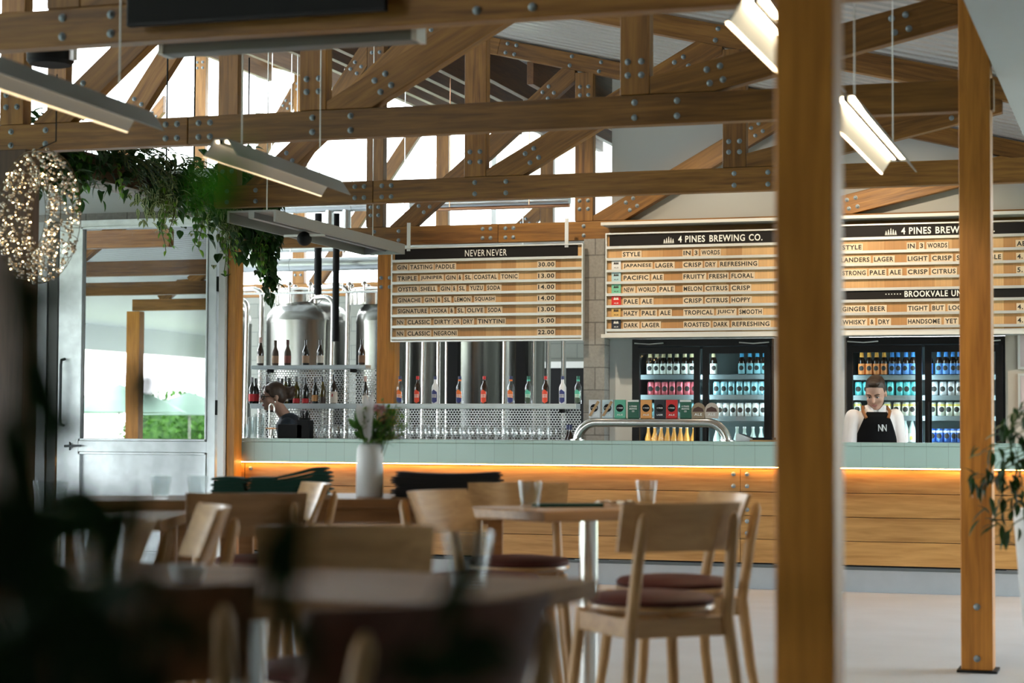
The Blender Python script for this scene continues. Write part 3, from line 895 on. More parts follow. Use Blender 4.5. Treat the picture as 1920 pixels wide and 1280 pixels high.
BROWNB = plain('dark wine glass', (.030, .014, .008), .08, spec=.8)
BLACKB = plain('black wine glass', (.010, .012, .010), .07, spec=.8)
OLIVEB = plain('olive wine glass', (.10, .075, .008), .08, spec=.8)
MATTEB = plain('matt brown bottle', (.075, .045, .028), .5)
CLEARB = pane('clear bottle glass', (.93, .96, .97), .14)
ORANGE = plain('orange label', (.90, .20, .035), .5)
CORAL = plain('coral red label', (.85, .085, .04), .5)
NAVYL = plain('navy label', (.035, .045, .20), .5)
TEAL = plain('mint label', (.10, .55, .40), .5)
REDC = plain('red closure', (.62, .02, .02), .4)
NAVC = plain('navy closure', (.03, .04, .13), .4)
GRNC = plain('green closure', (.01, .13, .09), .4)
LABELW = plain('ivory label', (.78, .70, .62), .6)
LABELR = plain('red label', (.62, .022, .03), .55)
LABELT = plain('tan label', (.42, .26, .16), .6)
FROST = plain('frosted white bottle', (.72, .74, .78), .35)


def wine(label, px, base, top, glass, lab, cap, Y=16.10, lab_z=(.02, .085), r=.030, spot=None, extra=None):
    z = S_UP if base == 'up' else S_LOW
    x = at(px, 700, Y=Y).x; h = at(px, top, Y=Y).z-z
    b = thing('wine_bottle', label, 'bottle', (x, Y, z))
    MB().lathe(bottle_parts(r, h*.985, .0115), 18).build('glass_body', glass, b, smooth=50)
    if lab: shell(r+.0008, lab_z[0], lab_z[1]).build('label', lab, b, smooth=True)
    if cap: cyl(.0135, h*.80, h, 14).build('capsule', cap, b, smooth=50)
    if extra: shell(r+.0008, *extra[0]).build('label', extra[1], b, smooth=True)
    if spot:
        wrapped(r+.0016, [(-.006, spot), (.004, spot), (.007, spot+.022), (-.003, spot+.026)]).build('print', LABELR, b)
    return b


for a in (('brown wine bottle with pink capsule and ivory label, first on upper shelf', 488, 'up', 632, BROWNB, LABELW, plain('pink capsule', (.62, .42, .38), .5)),
          ('matt brown wine bottle with tan label, second on upper shelf', 516, 'up', 638, MATTEB, LABELT, MATTEB),
          ('matt brown wine bottle with reddish label, third on upper shelf', 539, 'up', 637, MATTEB, plain('rust label', (.30, .09, .07), .6), plain('plum capsule', (.10, .03, .03), .5)),
          ('glossy dark wine bottle with small patterned label, fourth on upper shelf', 573, 'up', 637, BLACKB, LABELT, BLACKB),
          ('black wine bottle with wide ivory label, fifth on upper shelf', 600, 'up', 637, BLACKB, LABELW, BLACKB),
          ('dark wine bottle with tall dark label alone at the right of upper shelf', 678, 'up', 636, BROWNB, plain('brown label', (.22, .12, .07), .6), BLACKB)):
    wine(*a)
for a in (('dark wine bottle with red label at the left end of lower shelf', 473, 'low', 707, BLACKB, LABELR, BLACKB),
          ('dark wine bottle with red label, second from left end of lower shelf', 480, 'low', 709, BLACKB, LABELR, BLACKB, 16.13),
          ('dark wine bottle rising behind the head of the woman in glasses', 501, 'low', 706, BLACKB, None, BLACKB),
          ('black wine bottle just right of the hair bun, left one of four', 522, 'low', 708, BLACKB, LABELW, BLACKB),
          ('black wine bottle just right of the hair bun, second of four', 529, 'low', 709, BLACKB, LABELW, BLACKB, 16.14),
          ('olive wine bottle just right of the hair bun, third of four', 536, 'low', 705, OLIVEB, LABELW, BLACKB),
          ('black wine bottle just right of the hair bun, last of four', 543, 'low', 708, BLACKB, None, BLACKB, 16.12),
          ('wine bottle with bright red label and grey capsule on lower shelf', 556, 'low', 705, OLIVEB, LABELR, plain('grey capsule', (.25, .25, .24), .4), 16.1, (.005, .045)),
          ('wine bottle with bright red label and black capsule on lower shelf', 573, 'low', 708, BLACKB, LABELR, BLACKB, 16.1, (.005, .045)),
          ('black wine bottle with small orange label on lower shelf', 591, 'low', 707, BLACKB, plain('orange wine label', (.62, .30, .10), .5), BLACKB, 16.1, (.02, .075), .027),
          ('golden green wine bottle beside the white labelled one on lower shelf', 605, 'low', 705, OLIVEB, plain('dark wine label', (.06, .04, .03), .5), BLACKB, 16.1, (.0, .06), .027),
          ('dark wine bottle with tall white label and red feather print', 626, 'low', 702, BROWNB, LABELW, BLACKB, 16.1, (.005, .105), .034, .06),
          ('slim wine bottle with pink capsule behind the white flowers', 685, 'low', 705, BLACKB, LABELW, MATS['pink capsule'], 16.1, (.005, .07), .026)):
    wine(*a)
wine('orange topped bottle glimpsed left of the steel door on the lower shelf', 82, 'low', 733, plain('orange liqueur', (.75, .22, .02), .1), None, BLACKB)

HEX = [(-.026, .02), (0, .004), (.026, .02), (.026, .100), (-.004, .122), (-.026, .105)]


def gin(label, px, kind):
    body, lab, low, cap, cap2 = {'orange': (CLEARB, ORANGE, NAVYL, NAVC, ORANGE), 'red': (BROWNB, CORAL, None, REDC, None), 'blue': (FROST, NAVYL, None, NAVC, None), 'green': (CLEARB, TEAL, plain('deep green label', (.06, .10, .07), .5) if 'deep green label' not in MATS else MATS['deep green label'], GRNC, TEAL)}[kind]
    Y = 16.10; x = at(px, 730, Y=Y).x; h = at(px, 705, Y=Y).z-S_LOW; r = .031
    b = thing('gin_bottle', label, 'bottle', (x, Y, S_LOW), 0, None)
    MB().lathe([(r*.9, 0), (r, .008), (r, h*.58), (r*.8, h*.66), (.0135, h*.75), (.0125, h*.86), (.0125, h*.95)], 18).build('glass_body', body, b, smooth=50)
    q = wrapped(r+.0008, HEX).build('label', lab, b, smooth=True)
    if low: wrapped(r+.0012, [(-.026, .02), (0, .004), (.026, .02), (.026, .048), (-.026, .058)]).build('lower_label', low, b, smooth=True)
    t = MB()
    for z in (.068, .052): put_text(t, 'NEVER', -.020, .022, z, z+.013, 0, .03, wrap=r+.0018)
    t.build('lettering', WHITE, q)
    cyl(.0145, h*.88, h, 14).build('cap', cap, b, smooth=50)
    if cap2: cyl(.0142, h*.82, h*.88, 14).build('cap_collar', cap2, b, smooth=50)
    return b


for px, k, w in ((750, 'orange', 'clear gin bottle with orange label, leftmost, half behind the flowers'), (783, 'red', 'dark gin bottle with coral red label and red cap, nearest the flowers'),
                 (816, 'blue', 'frosted white vodka bottle with navy label, left one of two'), (862, 'orange', 'clear gin bottle with orange label, before the dark tank gap'),
                 (908, 'red', 'dark gin bottle with coral red label before the bright steel tank'), (958, 'orange', 'clear gin bottle with orange label, third of its kind from the left'),
                 (991, 'green', 'clear gin bottle with mint label, left one of two'), (1023, 'red', 'dark gin bottle with coral red label before the dark doorway'),
                 (1055, 'blue', 'frosted white vodka bottle with navy label, right one of two'), (1084, 'green', 'clear gin bottle with mint label beside the block pillar')):
    gin(w, px, k)

# ------------------------------------------------------------------ glasses
def wineglass(): return MB().lathe([(.033, 0), (.031, .004), (.006, .010), (.0045, .085), (.008, .097), (.028, .118), (.037, .150), (.037, .185), (.031, .228)], 14).mesh('wine_glass', True)


WG = wineglass(); WG.materials.append(GLASS2)
x0, x1 = at(588, 810, Y=15.42).x, at(1062, 810, Y=15.42).x
n = 30
for row in range(2):
    for i in range(n):
        o = link('wine_glass', WG, None, (x0+(x1-x0)*(i+.5*row)/n, 15.09+row*.09, .985), (0, 0, 0))
        tag(o, 'stemmed wine glass in the long double row behind the tiled bar top', 'glass', 'rows of wine glasses')
TUM = MB().lathe([(.030, .0), (.032, .004), (.044, .094), (.0425, .094), (.031, .012), (0, .012)], 20).mesh('tumbler', True); TUM.materials.append(GLASS)
for i, (px, c) in enumerate(((460, 3), (470, 5), (480, 6), (490, 6))):
    X = at(px, 790, Y=15.0).x
    for k in range(c):
        o = link('tumbler', TUM, None, (X, 15.0, 1.106+k*.028)); o.scale = (.62, .62, .62)
        tag(o, 'tumbler in the nested glass stacks at the left end of the bar', 'glass', 'stacked tumblers on the bar')

# water spout, straw caddy, small bottles
r = thing('water_spout', 'slim swan necked steel water spout in front of the woman in glasses', 'tap', (at(509, 820, Y=14.98).x, 14.98, 1.104))
pts = [(-.022, 0, 0), (-.022, 0, .25)]+[(-.022+.022*(1-math.cos(a)), 0, .25+.03*math.sin(a)) for a in [PI*k/8 for k in range(1, 9)]]+[(.022, 0, .22)]
MB().tube(pts, .007, 10).build('spout', POLISH, r, smooth=True)
MB().lathe([(.022, 0), (.022, .02), (.012, .025), (.012, .07), (.02, .075), (.02, .09)], 14, c=(.0, 0, 0)).build('base', POLISH, r, smooth=50)
MB().box(-.045, .045, -.02, .02, .075, .085).build('drip_ledge', plain('copper trim', (.5, .25, .12), .35, .7), r)
for nm, px, w, h, lb in (('bin', 548, .22, .115, 'wide low black caddy beside the water spout'), ('bin', 572, .11, .15, 'black caddy at the right end of the black row')):
    o = thing('bar_caddy', lb, 'caddy', (at(px, 820, Y=15.0).x, 15.0, 1.104))
    MB().box(-w/2, w/2, -.05, .05, 0, h).build('bin', BLACK, o, bevel=.006)
o = thing('straw_holder', 'black holder full of black drinking straws on the bar', 'straw holder', (at(568, 780, Y=15.06).x, 15.09, 1.104))
MB().lathe([(.042, 0), (.05, .17), (.046, .17), (.04, .01), (0, .01)], 16).build('cup', BLACK, o, smooth=50)
s = MB(); random.seed(3)
for k in range(22):
    a = random.uniform(0, 2*PI); q = random.uniform(0, .035)
    s.tube([(q*math.cos(a), q*math.sin(a), .02), (q*math.cos(a)*1.3+random.uniform(-.01, .025), q*math.sin(a)*1.3, .21+random.uniform(-.02, .02))], .0035, 6)
tag(s.build('straws', BLACK, o), kind='stuff')
for px, w in ((1066, 'small dark bottle on the bar beside the tap pipe, left one'), (1075, 'small dark bottle on the bar beside the tap pipe, right one')):
    b = thing('sauce_bottle', w, 'bottle', (at(px, 820, Y=15.2).x, 15.18 if px < 1070 else 15.12, .985))
    MB().lathe(bottle_parts(.03, .235, .012), 16).build('glass_body', BROWNB, b, smooth=50)
    shell(.0306, .06, .12).build('label', plain('plum label', (.12, .05, .08), .5) if 'plum label' not in MATS else MATS['plum label'], b, smooth=True)
    cyl(.0135, .20, .24, 12).build('cap', NAVC, b, smooth=50)

# ------------------------------------------------------------------ tap tower
tt = thing('tap_tower', 'polished steel pipe beer tap bridge arching over the bar top', 'beer tap', (at(1220, 825, Y=14.98).x, 14.98, 1.104))
tx0, tx1 = at(1082, 825, Y=14.98).x-tt.location.x, at(1364, 825, Y=14.98).x-tt.location.x
tz = at(1220, 792, Y=14.98).z-1.104; R = .16
pts = [(tx0, 0, 0), (tx0, 0, tz-R)]+[(tx0+R*(1-math.cos(a)), 0, tz-R+R*math.sin(a)) for a in [PI/2*k/8 for k in range(1, 9)]]
pts += [(tx1-R*(1-math.cos(a)), 0, tz-R+R*math.sin(a)) for a in [PI/2*(8-k)/8 for k in range(0, 9)]]+[(tx1, 0, 0)]
MB().tube(pts, .036, 20).build('pipe', POLISH, tt, smooth=True)
for x in (tx0, tx1): MB().lathe([(.06, 0), (.06, .008), (.04, .012)], 20, c=(x, 0, 0)).build('flange', POLISH, tt, smooth=50)
BADGE = [(1114, 'white tap badge with a diagonal wooden strip, first on the pipe', (.72, .72, .74), 'disc'), (1139, 'white and navy tap badge with a diagonal wooden strip, second on the pipe', (.55, .66, .70), 'disc'),
         (1162, 'mint green tap badge with a dark disc, third on the pipe', (.12, .46, .30), 'disc'), (1187, 'dark green lettered tap badge, left one of two', (.015, .105, .06), 'text'),
         (1211, 'orange tap badge with a dark disc', (.82, .36, .10), 'disc'), (1237, 'black tap badge with white lettering', (.012, .013, .02), 'disc'), (1259, 'bright red tap badge with a dark disc', (.66, .02, .02), 'disc'),
         (1285, 'dark green lettered tap badge, right one of two', (.015, .105, .06), 'text'), (1309, 'round topped tan tap badge at the right', (.34, .24, .15), 'round'), (1334, 'round topped white and green tap badge, last on the pipe', (.60, .50, .42), 'round')]
for i, (px, lb, col, kind) in enumerate(BADGE):
    x = at(px, 765, Y=14.96).x; z0 = 1.104+tz+.034
    o = thing('tap_badge', lb, 'beer tap badge', (x, 14.975, z0))
    w, h = .044, .142
    m = plain('badge colour %d' % i, col, .45)
    if kind == 'round':
        pl_ = [(-w*1.1, 0), (w*1.1, 0), (w*1.2, .05)]+[(w*1.2*math.cos(a), .06+.06*math.sin(a)) for a in [PI*k/10 for k in range(0, 11)]]+[(-w*1.2, .05)]
        q = MB().prism(pl_, -.012, .012).build('plate', m, o)
        t = MB(); put_text(t, 'ALE', -.03, .03, .02, .04, -.0135, .02); t.build('lettering', WHITE, q)
        MB().prism([(-w, .05), (w, .05), (w*.8, .075), (0, .09), (-w*.8, .075)], -.0135, -.011).build('emblem', plain('brown emblem', (.08, .03, .02), .5) if 'brown emblem' not in MATS else MATS['brown emblem'], q)
    else:
        q = MB().box(-w, w, -.012, .012, 0, h).build('plate', m, o, bevel=.003)
        t = MB()
        if kind == 'disc':
            MB().prism([(.030*math.cos(a), .078+.030*math.sin(a)) for a in [2*PI*k/24 for k in range(24)]], -.0145, -.011).build('disc', BLACK, q)
            put_text(t, '4 PINES', -.024, .024, .073, .084, -.0155, .03); put_text(t, 'LAGER' if i == 5 else 'ALE', -.024, .024, .020, .032, -.0135, .03)
            if i < 2: MB().prism([(-.044, .02), (-.026, .012), (.044, .125), (.026, .134)], -.017, -.013).build('wood_strip', PALEX, q)
        else:
            for zz, s_ in ((.085, '4 PINES'), (.066, 'BREWING'), (.047, 'CO')): put_text(t, s_, -.030 if len(s_) > 2 else -.01, .030 if len(s_) > 2 else .01, zz, zz+.013, -.0135, .03)
            MB().box(-w, w, -.013, -.011, h-.016, h-.001).build('white_band', WHITE, q)
        t.build('lettering', WHITE, q)
# payment terminal and clipboard at the right end
o = thing('payment_terminal', 'white payment terminal lying on the bar beside the tap pipe', 'payment terminal', (at(1400, 822, Y=15.0).x, 15.0, 1.104))
MB().prism([(-.075, 0), (.075, 0), (.075, .012), (-.06, .06), (-.075, .055)], -.05, .05).build('body', POTW, o, bevel=.004)
MB().prism([(-.052, .0605), (.065, .019), (.066, .0215), (-.051, .063)], -.04, .04).build('screen', BLACKG, o)
o = thing('clipboard', 'dark clipboard with a wooden edge lying on the bar by the big post', 'clipboard', (at(1432, 822, Y=15.0).x, 15.0, 1.104))
MB().box(-.09, .09, -.09, .09, .0, .012).build('board', PALEX, o); MB().box(-.07, .08, -.08, .08, .012, .030).build('papers', BLACK, o)
# ------------------------------------------------------------------ fridges and what stands in them
def emblem_mesh(r, zc, h=.03, w=.03): return wrapped(r, [(w*math.cos(a)/1, zc+h*math.sin(a)) for a in [2*PI*k/16 for k in range(16)]])


def proto_can(name, col, band=None):
    o = thing('beer_can', '', 'can'); r = .031
    MB().lathe([(r*.8, 0), (r, .008), (r, .102), (r*.82, .115), (r*.78, .117), (r*.74, .113), (0, .113)], 16).build('can_body', plain('can '+name, col, .3, .3), o, smooth=40)
    emblem_mesh(r+.0006, .058, .022, .024).build('emblem', INK, o)
    if band: shell(r+.0005, .085, .101, 16).build('band', plain('can band '+name, band, .35), o, smooth=True)
    return o


def proto_beer(name, glass, lab, neck, cap):
    o = thing('beer_bottle', '', 'bottle'); r = .030; h = .215
    MB().lathe([(r*.9, 0), (r, .006), (r, .115), (r*.85, .132), (.014, .165), (.0125, .21)], 16).build('glass_body', glass, o, smooth=50)
    shell(r+.0006, .012, .100, 16).build('label', plain('beer label '+name, lab, .5), o, smooth=True)
    emblem_mesh(r+.0012, .062, .020, .021).build('emblem', INK, o)
    if neck: MB().lathe([(.0185, .150), (.0135, .205)], 14).build('neck_label', plain('neck label '+name, neck, .5), o, smooth=50)
    MB().lathe([(.0145, .204), (.0145, .217), (0, .218)], 12).build('cap', plain('cap '+name, cap, .5), o, smooth=50)
    return o


def proto_soda(name, liquid, lab, cap):
    o = thing('soda_bottle', '', 'bottle'); r = .030
    MB().lathe([(r*.9, 0), (r, .006), (r, .10), (r*.85, .118), (.013, .16), (.012, .20)], 16).build('glass_body', plain('soda '+name, liquid, .15), o, smooth=50)
    shell(r+.0006, .008, .078, 16).build('label', LABELW2, o, smooth=True)
    emblem_mesh(r+.0012, .04, .016, .014).build('emblem', plain('soda print '+name, lab, .5), o)
    MB().lathe([(.0145, .192), (.0145, .206), (0, .207)], 12).build('cap', plain('soda cap '+name, cap, .4), o, smooth=50)
    return o


LABELW2 = plain('white soda label', (.80, .84, .84), .5)
DARKGL = plain('dark beer glass', (.022, .012, .008), .1, spec=.7)


def place(proto, items, z, Y, label, group, used=[]):
    for px in items:
        x = at(px, 740, Y=Y).x
        if proto.name in used: dup(proto, (x, Y, z), random.uniform(-.25, .25), label, group)
        else:
            proto.location = (x, Y, z); tag(proto, label, None, group); used.append(proto.name)


def fridge(fx0, fx1, label, shelfz, side):
    w = (fx1-fx0)/2; H = 1.95; D = .62; Yf = YW-.03
    r = thing('display_fridge', label, 'fridge', ((fx0+fx1)/2, Yf, 0))
    c = MB()
    c.box(-w, -w+.05, 0, D, 0, H); c.box(w-.05, w, 0, D, 0, H); c.box(-w+.05, w-.05, 0, D, H-.06, H); c.box(-w+.05, w-.05, 0, D, 0, .55); c.box(-w+.05, w-.05, D-.03, D, .55, H-.06)
    c.build('cabinet', BLACKG, r)
    MB().box(-w+.05, w-.05, D-.036, D-.031, .55, H-.06).build('liner', plain('pale fridge liner', (.20, .27, .27), .5) if 'pale fridge liner' not in MATS else MATS['pale fridge liner'], r)
    lm = MB()
    for x in (-w+.058, w-.058, -.03, .03): lm.box(x-.006, x+.006, .003, .012, .60, H-.12)
    lm.build('strip_lights', LEDFR, r)
    for z in shelfz:
        MB().box(-w+.055, w-.055, .09, D-.05, z-.02, z-.005).build('shelf', plain('grey fridge shelf', (.16, .19, .20), .5) if 'grey fridge shelf' not in MATS else MATS['grey fridge shelf'], r)
        MB().box(-w+.055, w-.055, .078, .09, z-.034, z+.006).build('shelf_front', MATS['grey fridge shelf'], r)
    for sx in (-1, 1):
        a, b = (-w+.02, -.012) if sx < 0 else (.012, w-.02)
        m = MB(); t = .052
        m.box(a, a+t, -.035, -.002, .56, H-.07); m.box(b-t, b, -.035, -.002, .56, H-.07); m.box(a+t, b-t, -.035, -.002, .56, .62); m.box(a+t, b-t, -.035, -.002, H-.125, H-.07)
        dr = m.build('door', BLACKG, r)
        MB().box(a+t, b-t, -.02, -.015, .62, H-.125).build('glass', FRGLASS, dr)
        hx = b-t+.02 if sx < 0 else a+t-.02
        MB().tube([(hx, -.036, 1.0), (hx, -.06, 1.02), (hx, -.06, 1.4), (hx, -.036, 1.42)], .008, 8).build('handle', BLACK, dr)
    cl_ = MB()
    for sx in (-1, 1): cl_.tube([(sx*(w-.03), -.04, H-.035), (sx*(w-.16), -.05, H-.045), (sx*(w-.28), -.04, H-.035)], .006, 6)
    cl_.build('door_closer', ALU, r)
    return r


Y3 = 16.46
SZ = [1.627, 1.460, 1.268, 1.070]
SZ1 = [at(1230, y, Y=Y3).z for y in (704, 741.5, 781, 826)]
SZ1[3] = at(1260, 799, Y=Y3).z-.206
SZ2 = [at(1660, y, Y=Y3).z for y in (704.5, 742.5, 780.5, 826)]
SZ2[3] = at(1760, 800, Y=Y3).z-.131
fridge(FX[0][0], FX[0][1], 'black double door drinks fridge behind the tap badges', SZ1, 0)
fridge(FX[1][0], FX[1][1], 'black double door drinks fridge behind the bartender', SZ2, 1)
pa = proto_beer('pale', DARKGL, (.80, .80, .74), (.62, .52, .30), (.01, .01, .01))
place(pa, [1219, 1232, 1244, 1256, 1269, 1284, 1297, 1306], SZ1[0], Y3, 'brown beer bottle with cream label and gold neck on the top left fridge shelf', 'cream label beers in the left fridge')
place(pa, [1338], SZ1[0], Y3, 'lone brown beer bottle at the left of the second fridge door', None)
pb = proto_beer('blue', DARKGL, (.24, .50, .56), (.08, .42, .70), (.02, .02, .03))
place(pb, [1391, 1406, 1420, 1434], SZ1[0], Y3, 'beer bottle with sky blue neck label on the top shelf of the left fridge', 'sky blue beers in the left fridge')
cp = proto_can('pink', (.75, .16, .20))
place(cp, [1221, 1234, 1247, 1261, 1275, 1289, 1302], SZ1[1], Y3, 'pink red beer can in the second row of the left fridge', 'pink cans in the left fridge')
cb = proto_can('pale blue', (.36, .66, .74))
place(cb, [1344, 1358, 1372, 1387, 1401, 1415, 1428, 1440], SZ1[1], Y3, 'pale blue can in the second row behind the right door of the left fridge', 'pale blue cans in the left fridge')
place(cb, [1222, 1236, 1250, 1264, 1278, 1292, 1304], SZ1[2], Y3, 'blue can half hidden behind the tap badges in the left fridge', 'cans behind the tap badges')
cw = proto_can('white', (.74, .76, .76), (.80, .82, .80))
place(cw, [1350, 1362, 1375, 1389, 1403, 1417, 1431], SZ1[2], Y3, 'white can in the third row behind the right door of the left fridge', 'white cans in the left fridge')
so = proto_soda('orange', (.62, .27, .05), (.85, .36, .05), (.75, .75, .74))
place(so, [1216, 1228, 1240, 1252, 1264, 1276, 1288, 1301], SZ1[3], Y3, 'orange soda bottle with white label on the bottom shelf seen under the tap pipe', 'orange sodas under the tap pipe')
sc = proto_soda('clear', (.50, .60, .56), (.72, .66, .12), (.78, .78, .76))
place(sc, [1344, 1357, 1382, 1396, 1412, 1427], SZ1[3], Y3, 'clear lemonade bottle on the bottom shelf of the left fridge by the pipe end', 'clear sodas in the left fridge')
po = proto_beer('orange', DARKGL, (.75, .24, .06), (.80, .36, .05), (.03, .02, .02))
place(po, [1616, 1630, 1644, 1658], SZ2[0], Y3, 'beer bottle with orange neck label above the head of the bartender', 'orange neck beers in the right fridge')
pc = proto_beer('deep blue', DARKGL, (.10, .26, .62), (.05, .26, .70), (.02, .02, .03))
place(pc, [1673, 1684, 1699, 1712], SZ2[0], Y3, 'beer bottle with blue neck label beside the orange necked ones', 'blue neck beers in the right fridge, left door')
place(pc, [1743, 1761, 1774, 1787, 1799, 1815, 1830], SZ2[0], Y3, 'beer bottle with blue neck label behind the last fridge door by the slender post', 'blue neck beers in the right fridge, right door')
ct = proto_can('turquoise', (.14, .62, .66))
place(ct, [1610, 1625, 1640, 1655, 1670, 1687, 1701, 1714], SZ2[1], Y3, 'turquoise can level with the face of the bartender in the right fridge', 'turquoise cans in the right fridge')
cs = proto_can('silver', (.62, .64, .68))
place(cs, [1752, 1769, 1784, 1799, 1816], SZ2[1], Y3, 'silver can in the second row behind the last fridge door', 'silver cans in the right fridge')
cy = proto_can('yellow top', (.74, .76, .66), (.72, .60, .12))
place(cy, [1608, 1648, 1664, 1682, 1698, 1712], SZ2[2], Y3, 'white and yellow can at shoulder height of the bartender', 'yellow topped cans behind the bartender')
place(cy, [1748, 1765, 1780, 1795, 1812], SZ2[2], Y3, 'white and yellow can in the third row behind the last fridge door', 'yellow topped cans behind the last door')
place(sc, [1682, 1697, 1710], SZ2[3], Y3, 'clear soda bottle low in the fridge at the right arm of the bartender', 'clear sodas in the right fridge')
ce = proto_can('royal blue', (.06, .16, .55), (.70, .72, .75))
place(ce, [1748, 1762, 1776, 1788, 1800, 1816], SZ2[3], Y3, 'royal blue can on the bottom shelf behind the last fridge door', 'royal blue cans in the right fridge')

# framed notices on the putty wall
for z0, z1, w in ((at(1910, 692, Y=YW-.02).z, at(1910, 622, Y=YW-.02).z, 'upper framed notice on the putty coloured wall at the right edge'), (at(1910, 772, Y=YW-.02).z, at(1910, 700, Y=YW-.02).z, 'lower framed notice on the putty coloured wall at the right edge')):
    xa = at(1908, 650, Y=YW-.02).x
    o = thing('framed_notice', w, 'picture frame', (xa+.16, YW-.022, z0)); h = z1-z0
    f = MB(); f.box(-.16, -.14, 0, .02, 0, h); f.box(.14, .16, 0, .02, 0, h); f.box(-.14, .14, 0, .02, 0, .02); f.box(-.14, .14, 0, .02, h-.02, h); f.build('frame', ALU, o)
    MB().box(-.14, .14, .008, .018, .02, h-.02).build('print', plain('faded print', (.55, .45, .45), .5) if 'faded print' not in MATS else MATS['faded print'], o)

# ------------------------------------------------------------------ brewery behind the bar
def tank(px, pz, Y, r, label, full=True):
    x = at(px, 600, Y=Y).x; zt = at(px, pz, Y=Y).z
    o = thing('brew_tank', label, 'brewing tank', (x, Y, 0))
    MB().lathe([(r*.3, .35), (r, .75), (r, zt), (r*1.012, zt), (r*1.012, zt+.03), (r, zt+.03)], 40).build('shell', STEEL, o, smooth=30)
    MB().lathe([(r, zt+.03), (r*.97, zt+.10), (r*.85, zt+.17), (r*.60, zt+.225), (r*.3, zt+.25), (0, zt+.255)], 40).build('dome', STEEL, o, smooth=True)
    mz = zt+.20
    mw = MB().lathe([(.225, mz), (.225, mz+.13), (.24, mz+.13), (.24, mz+.155), (.20, mz+.18), (0, mz+.20)], 28, c=(-.10, -.05, 0)).build('manway', POLISH, o, smooth=30)
    for k in range(7):
        a = 2*PI*k/7+.3; cx, cy = -.10+.25*math.cos(a), -.05+.25*math.sin(a)
        q = MB().tube([(cx, cy, mz+.02), (cx, cy, mz+.22)], .012, 8); q.lathe([(.03, 0), (.03, .02), (.015, .04)], 8, c=(cx, cy, mz+.20))
        q.build('clamp', POLISH, mw, smooth=True)
    for dx, dz, L in ((.25, .05, .33), (.33, .16, .42)):
        zz = zt+.22+dz
        pts = [(dx-.25+.1, -.2, zt+.18), (dx-.25+.1, -.2, zz-.06), (dx-.25+.16, -.2, zz), (dx+L-.26, -.3, zz)]+[(dx+L-.26+.10*math.sin(b_), -.3, zz-.10*(1-math.cos(b_))) for b_ in [PI/2*k/6 for k in range(1, 7)]]+[(dx+L-.16, -.3-.05, .6)]
        if dx+L-.16 < r*.95: pts = [(p_[0], p_[1]-(r-.1) if i_ > 2 else p_[1], p_[2]) for i_, p_ in enumerate(pts)]
        MB().tube(pts, .026, 12).build('pipe', POLISH, o, smooth=True)
    for k in range(3):
        a = 2*PI*k/3+.5; MB().tube([(r*.8*math.cos(a), r*.8*math.sin(a), 0), (r*.8*math.cos(a), r*.8*math.sin(a), .7)], .04, 10).build('leg', STEEL, o, smooth=True)
    return o


tank(577, 608, 19.6, .44, 'round steel brewing tank with a bolted manway directly above the wine shelf')
tank(716, 608, 19.6, .27, 'steel brewing tank partly hidden behind the post right of the wine shelf')
tank(420, 612, 19.6, .30, 'steel brewing tank just showing at the left edge of the wine shelf')
tank(797, 560, 20.4, .34, 'dull steel tank under the left half of the NEVER NEVER board')
tank(893, 560, 19.7, .25, 'brightest steel tank under the middle of the NEVER NEVER board')
tank(975, 560, 20.6, .27, 'shaded steel tank under the right half of the NEVER NEVER board')
for px, w in ((822, 'thin steel riser beside the dull tank'), (838, 'second thin steel riser, between dull and brightest tank'), (1001, 'thin steel riser at the right of the tanks'), (744, 'thin steel riser at the left edge of the NEVER NEVER board')):
    x = at(px, 700, Y=19.0).x
    o = MB().tube([(x, 19.0, 0), (x, 19.0, 2.72)], .022, 12).build('steel_riser', POLISH, smooth=True); tag(o, w, 'pipe')
for px, w in ((849, 'black standing column between the dull and brightest tank'), (976, 'black standing column right of the brightest tank')):
    x = at(px, 700, Y=18.9).x
    o = MB().box(x-.05, x+.05, 18.9, 19.0, 0, 2.72).build('black_column', BLACK); tag(o, w, 'column')
# dark doorway in the block wall
dw = struct('door_2', MB().box(at(1010, 700, Y=24.49).x, at(1100, 700, Y=24.49).x, 24.44, 24.49, 0, at(1050, 690, Y=24.49).z), BLACK)
MB().box(at(1008, 700, Y=24.49).x, at(1102, 700, Y=24.49).x, 24.42, 24.5, at(1050, 690, Y=24.49).z, at(1050, 678, Y=24.49).z).build('lintel', ALU, dw)


def hpipe(px0, px1, py, Y, r, mat, label, name='steel_duct'):
    a, b = at(px0, py, Y=Y), at(px1, py, Y=Y); z = a.z
    mb = MB(); n = max(2, int((b.x-a.x)/1.1)); pts = []
    mb.tube([(a.x, Y, z), (b.x, Y, z)], r, 16)
    o = mb.build(name, mat, smooth=True); tag(o, label, 'pipe')
    for k in range(n):
        x = a.x+(b.x-a.x)*(k+.5)/n
        MB().tube([(x-.012, Y, z), (x+.012, Y, z)], r*1.05, 16).build('collar', mat, o, smooth=30)
        MB().tube([(x, Y, z+r), (x, Y, roof_z(x)+.08)], .004, 6).build('hanger_rod', mat, o)
    return o


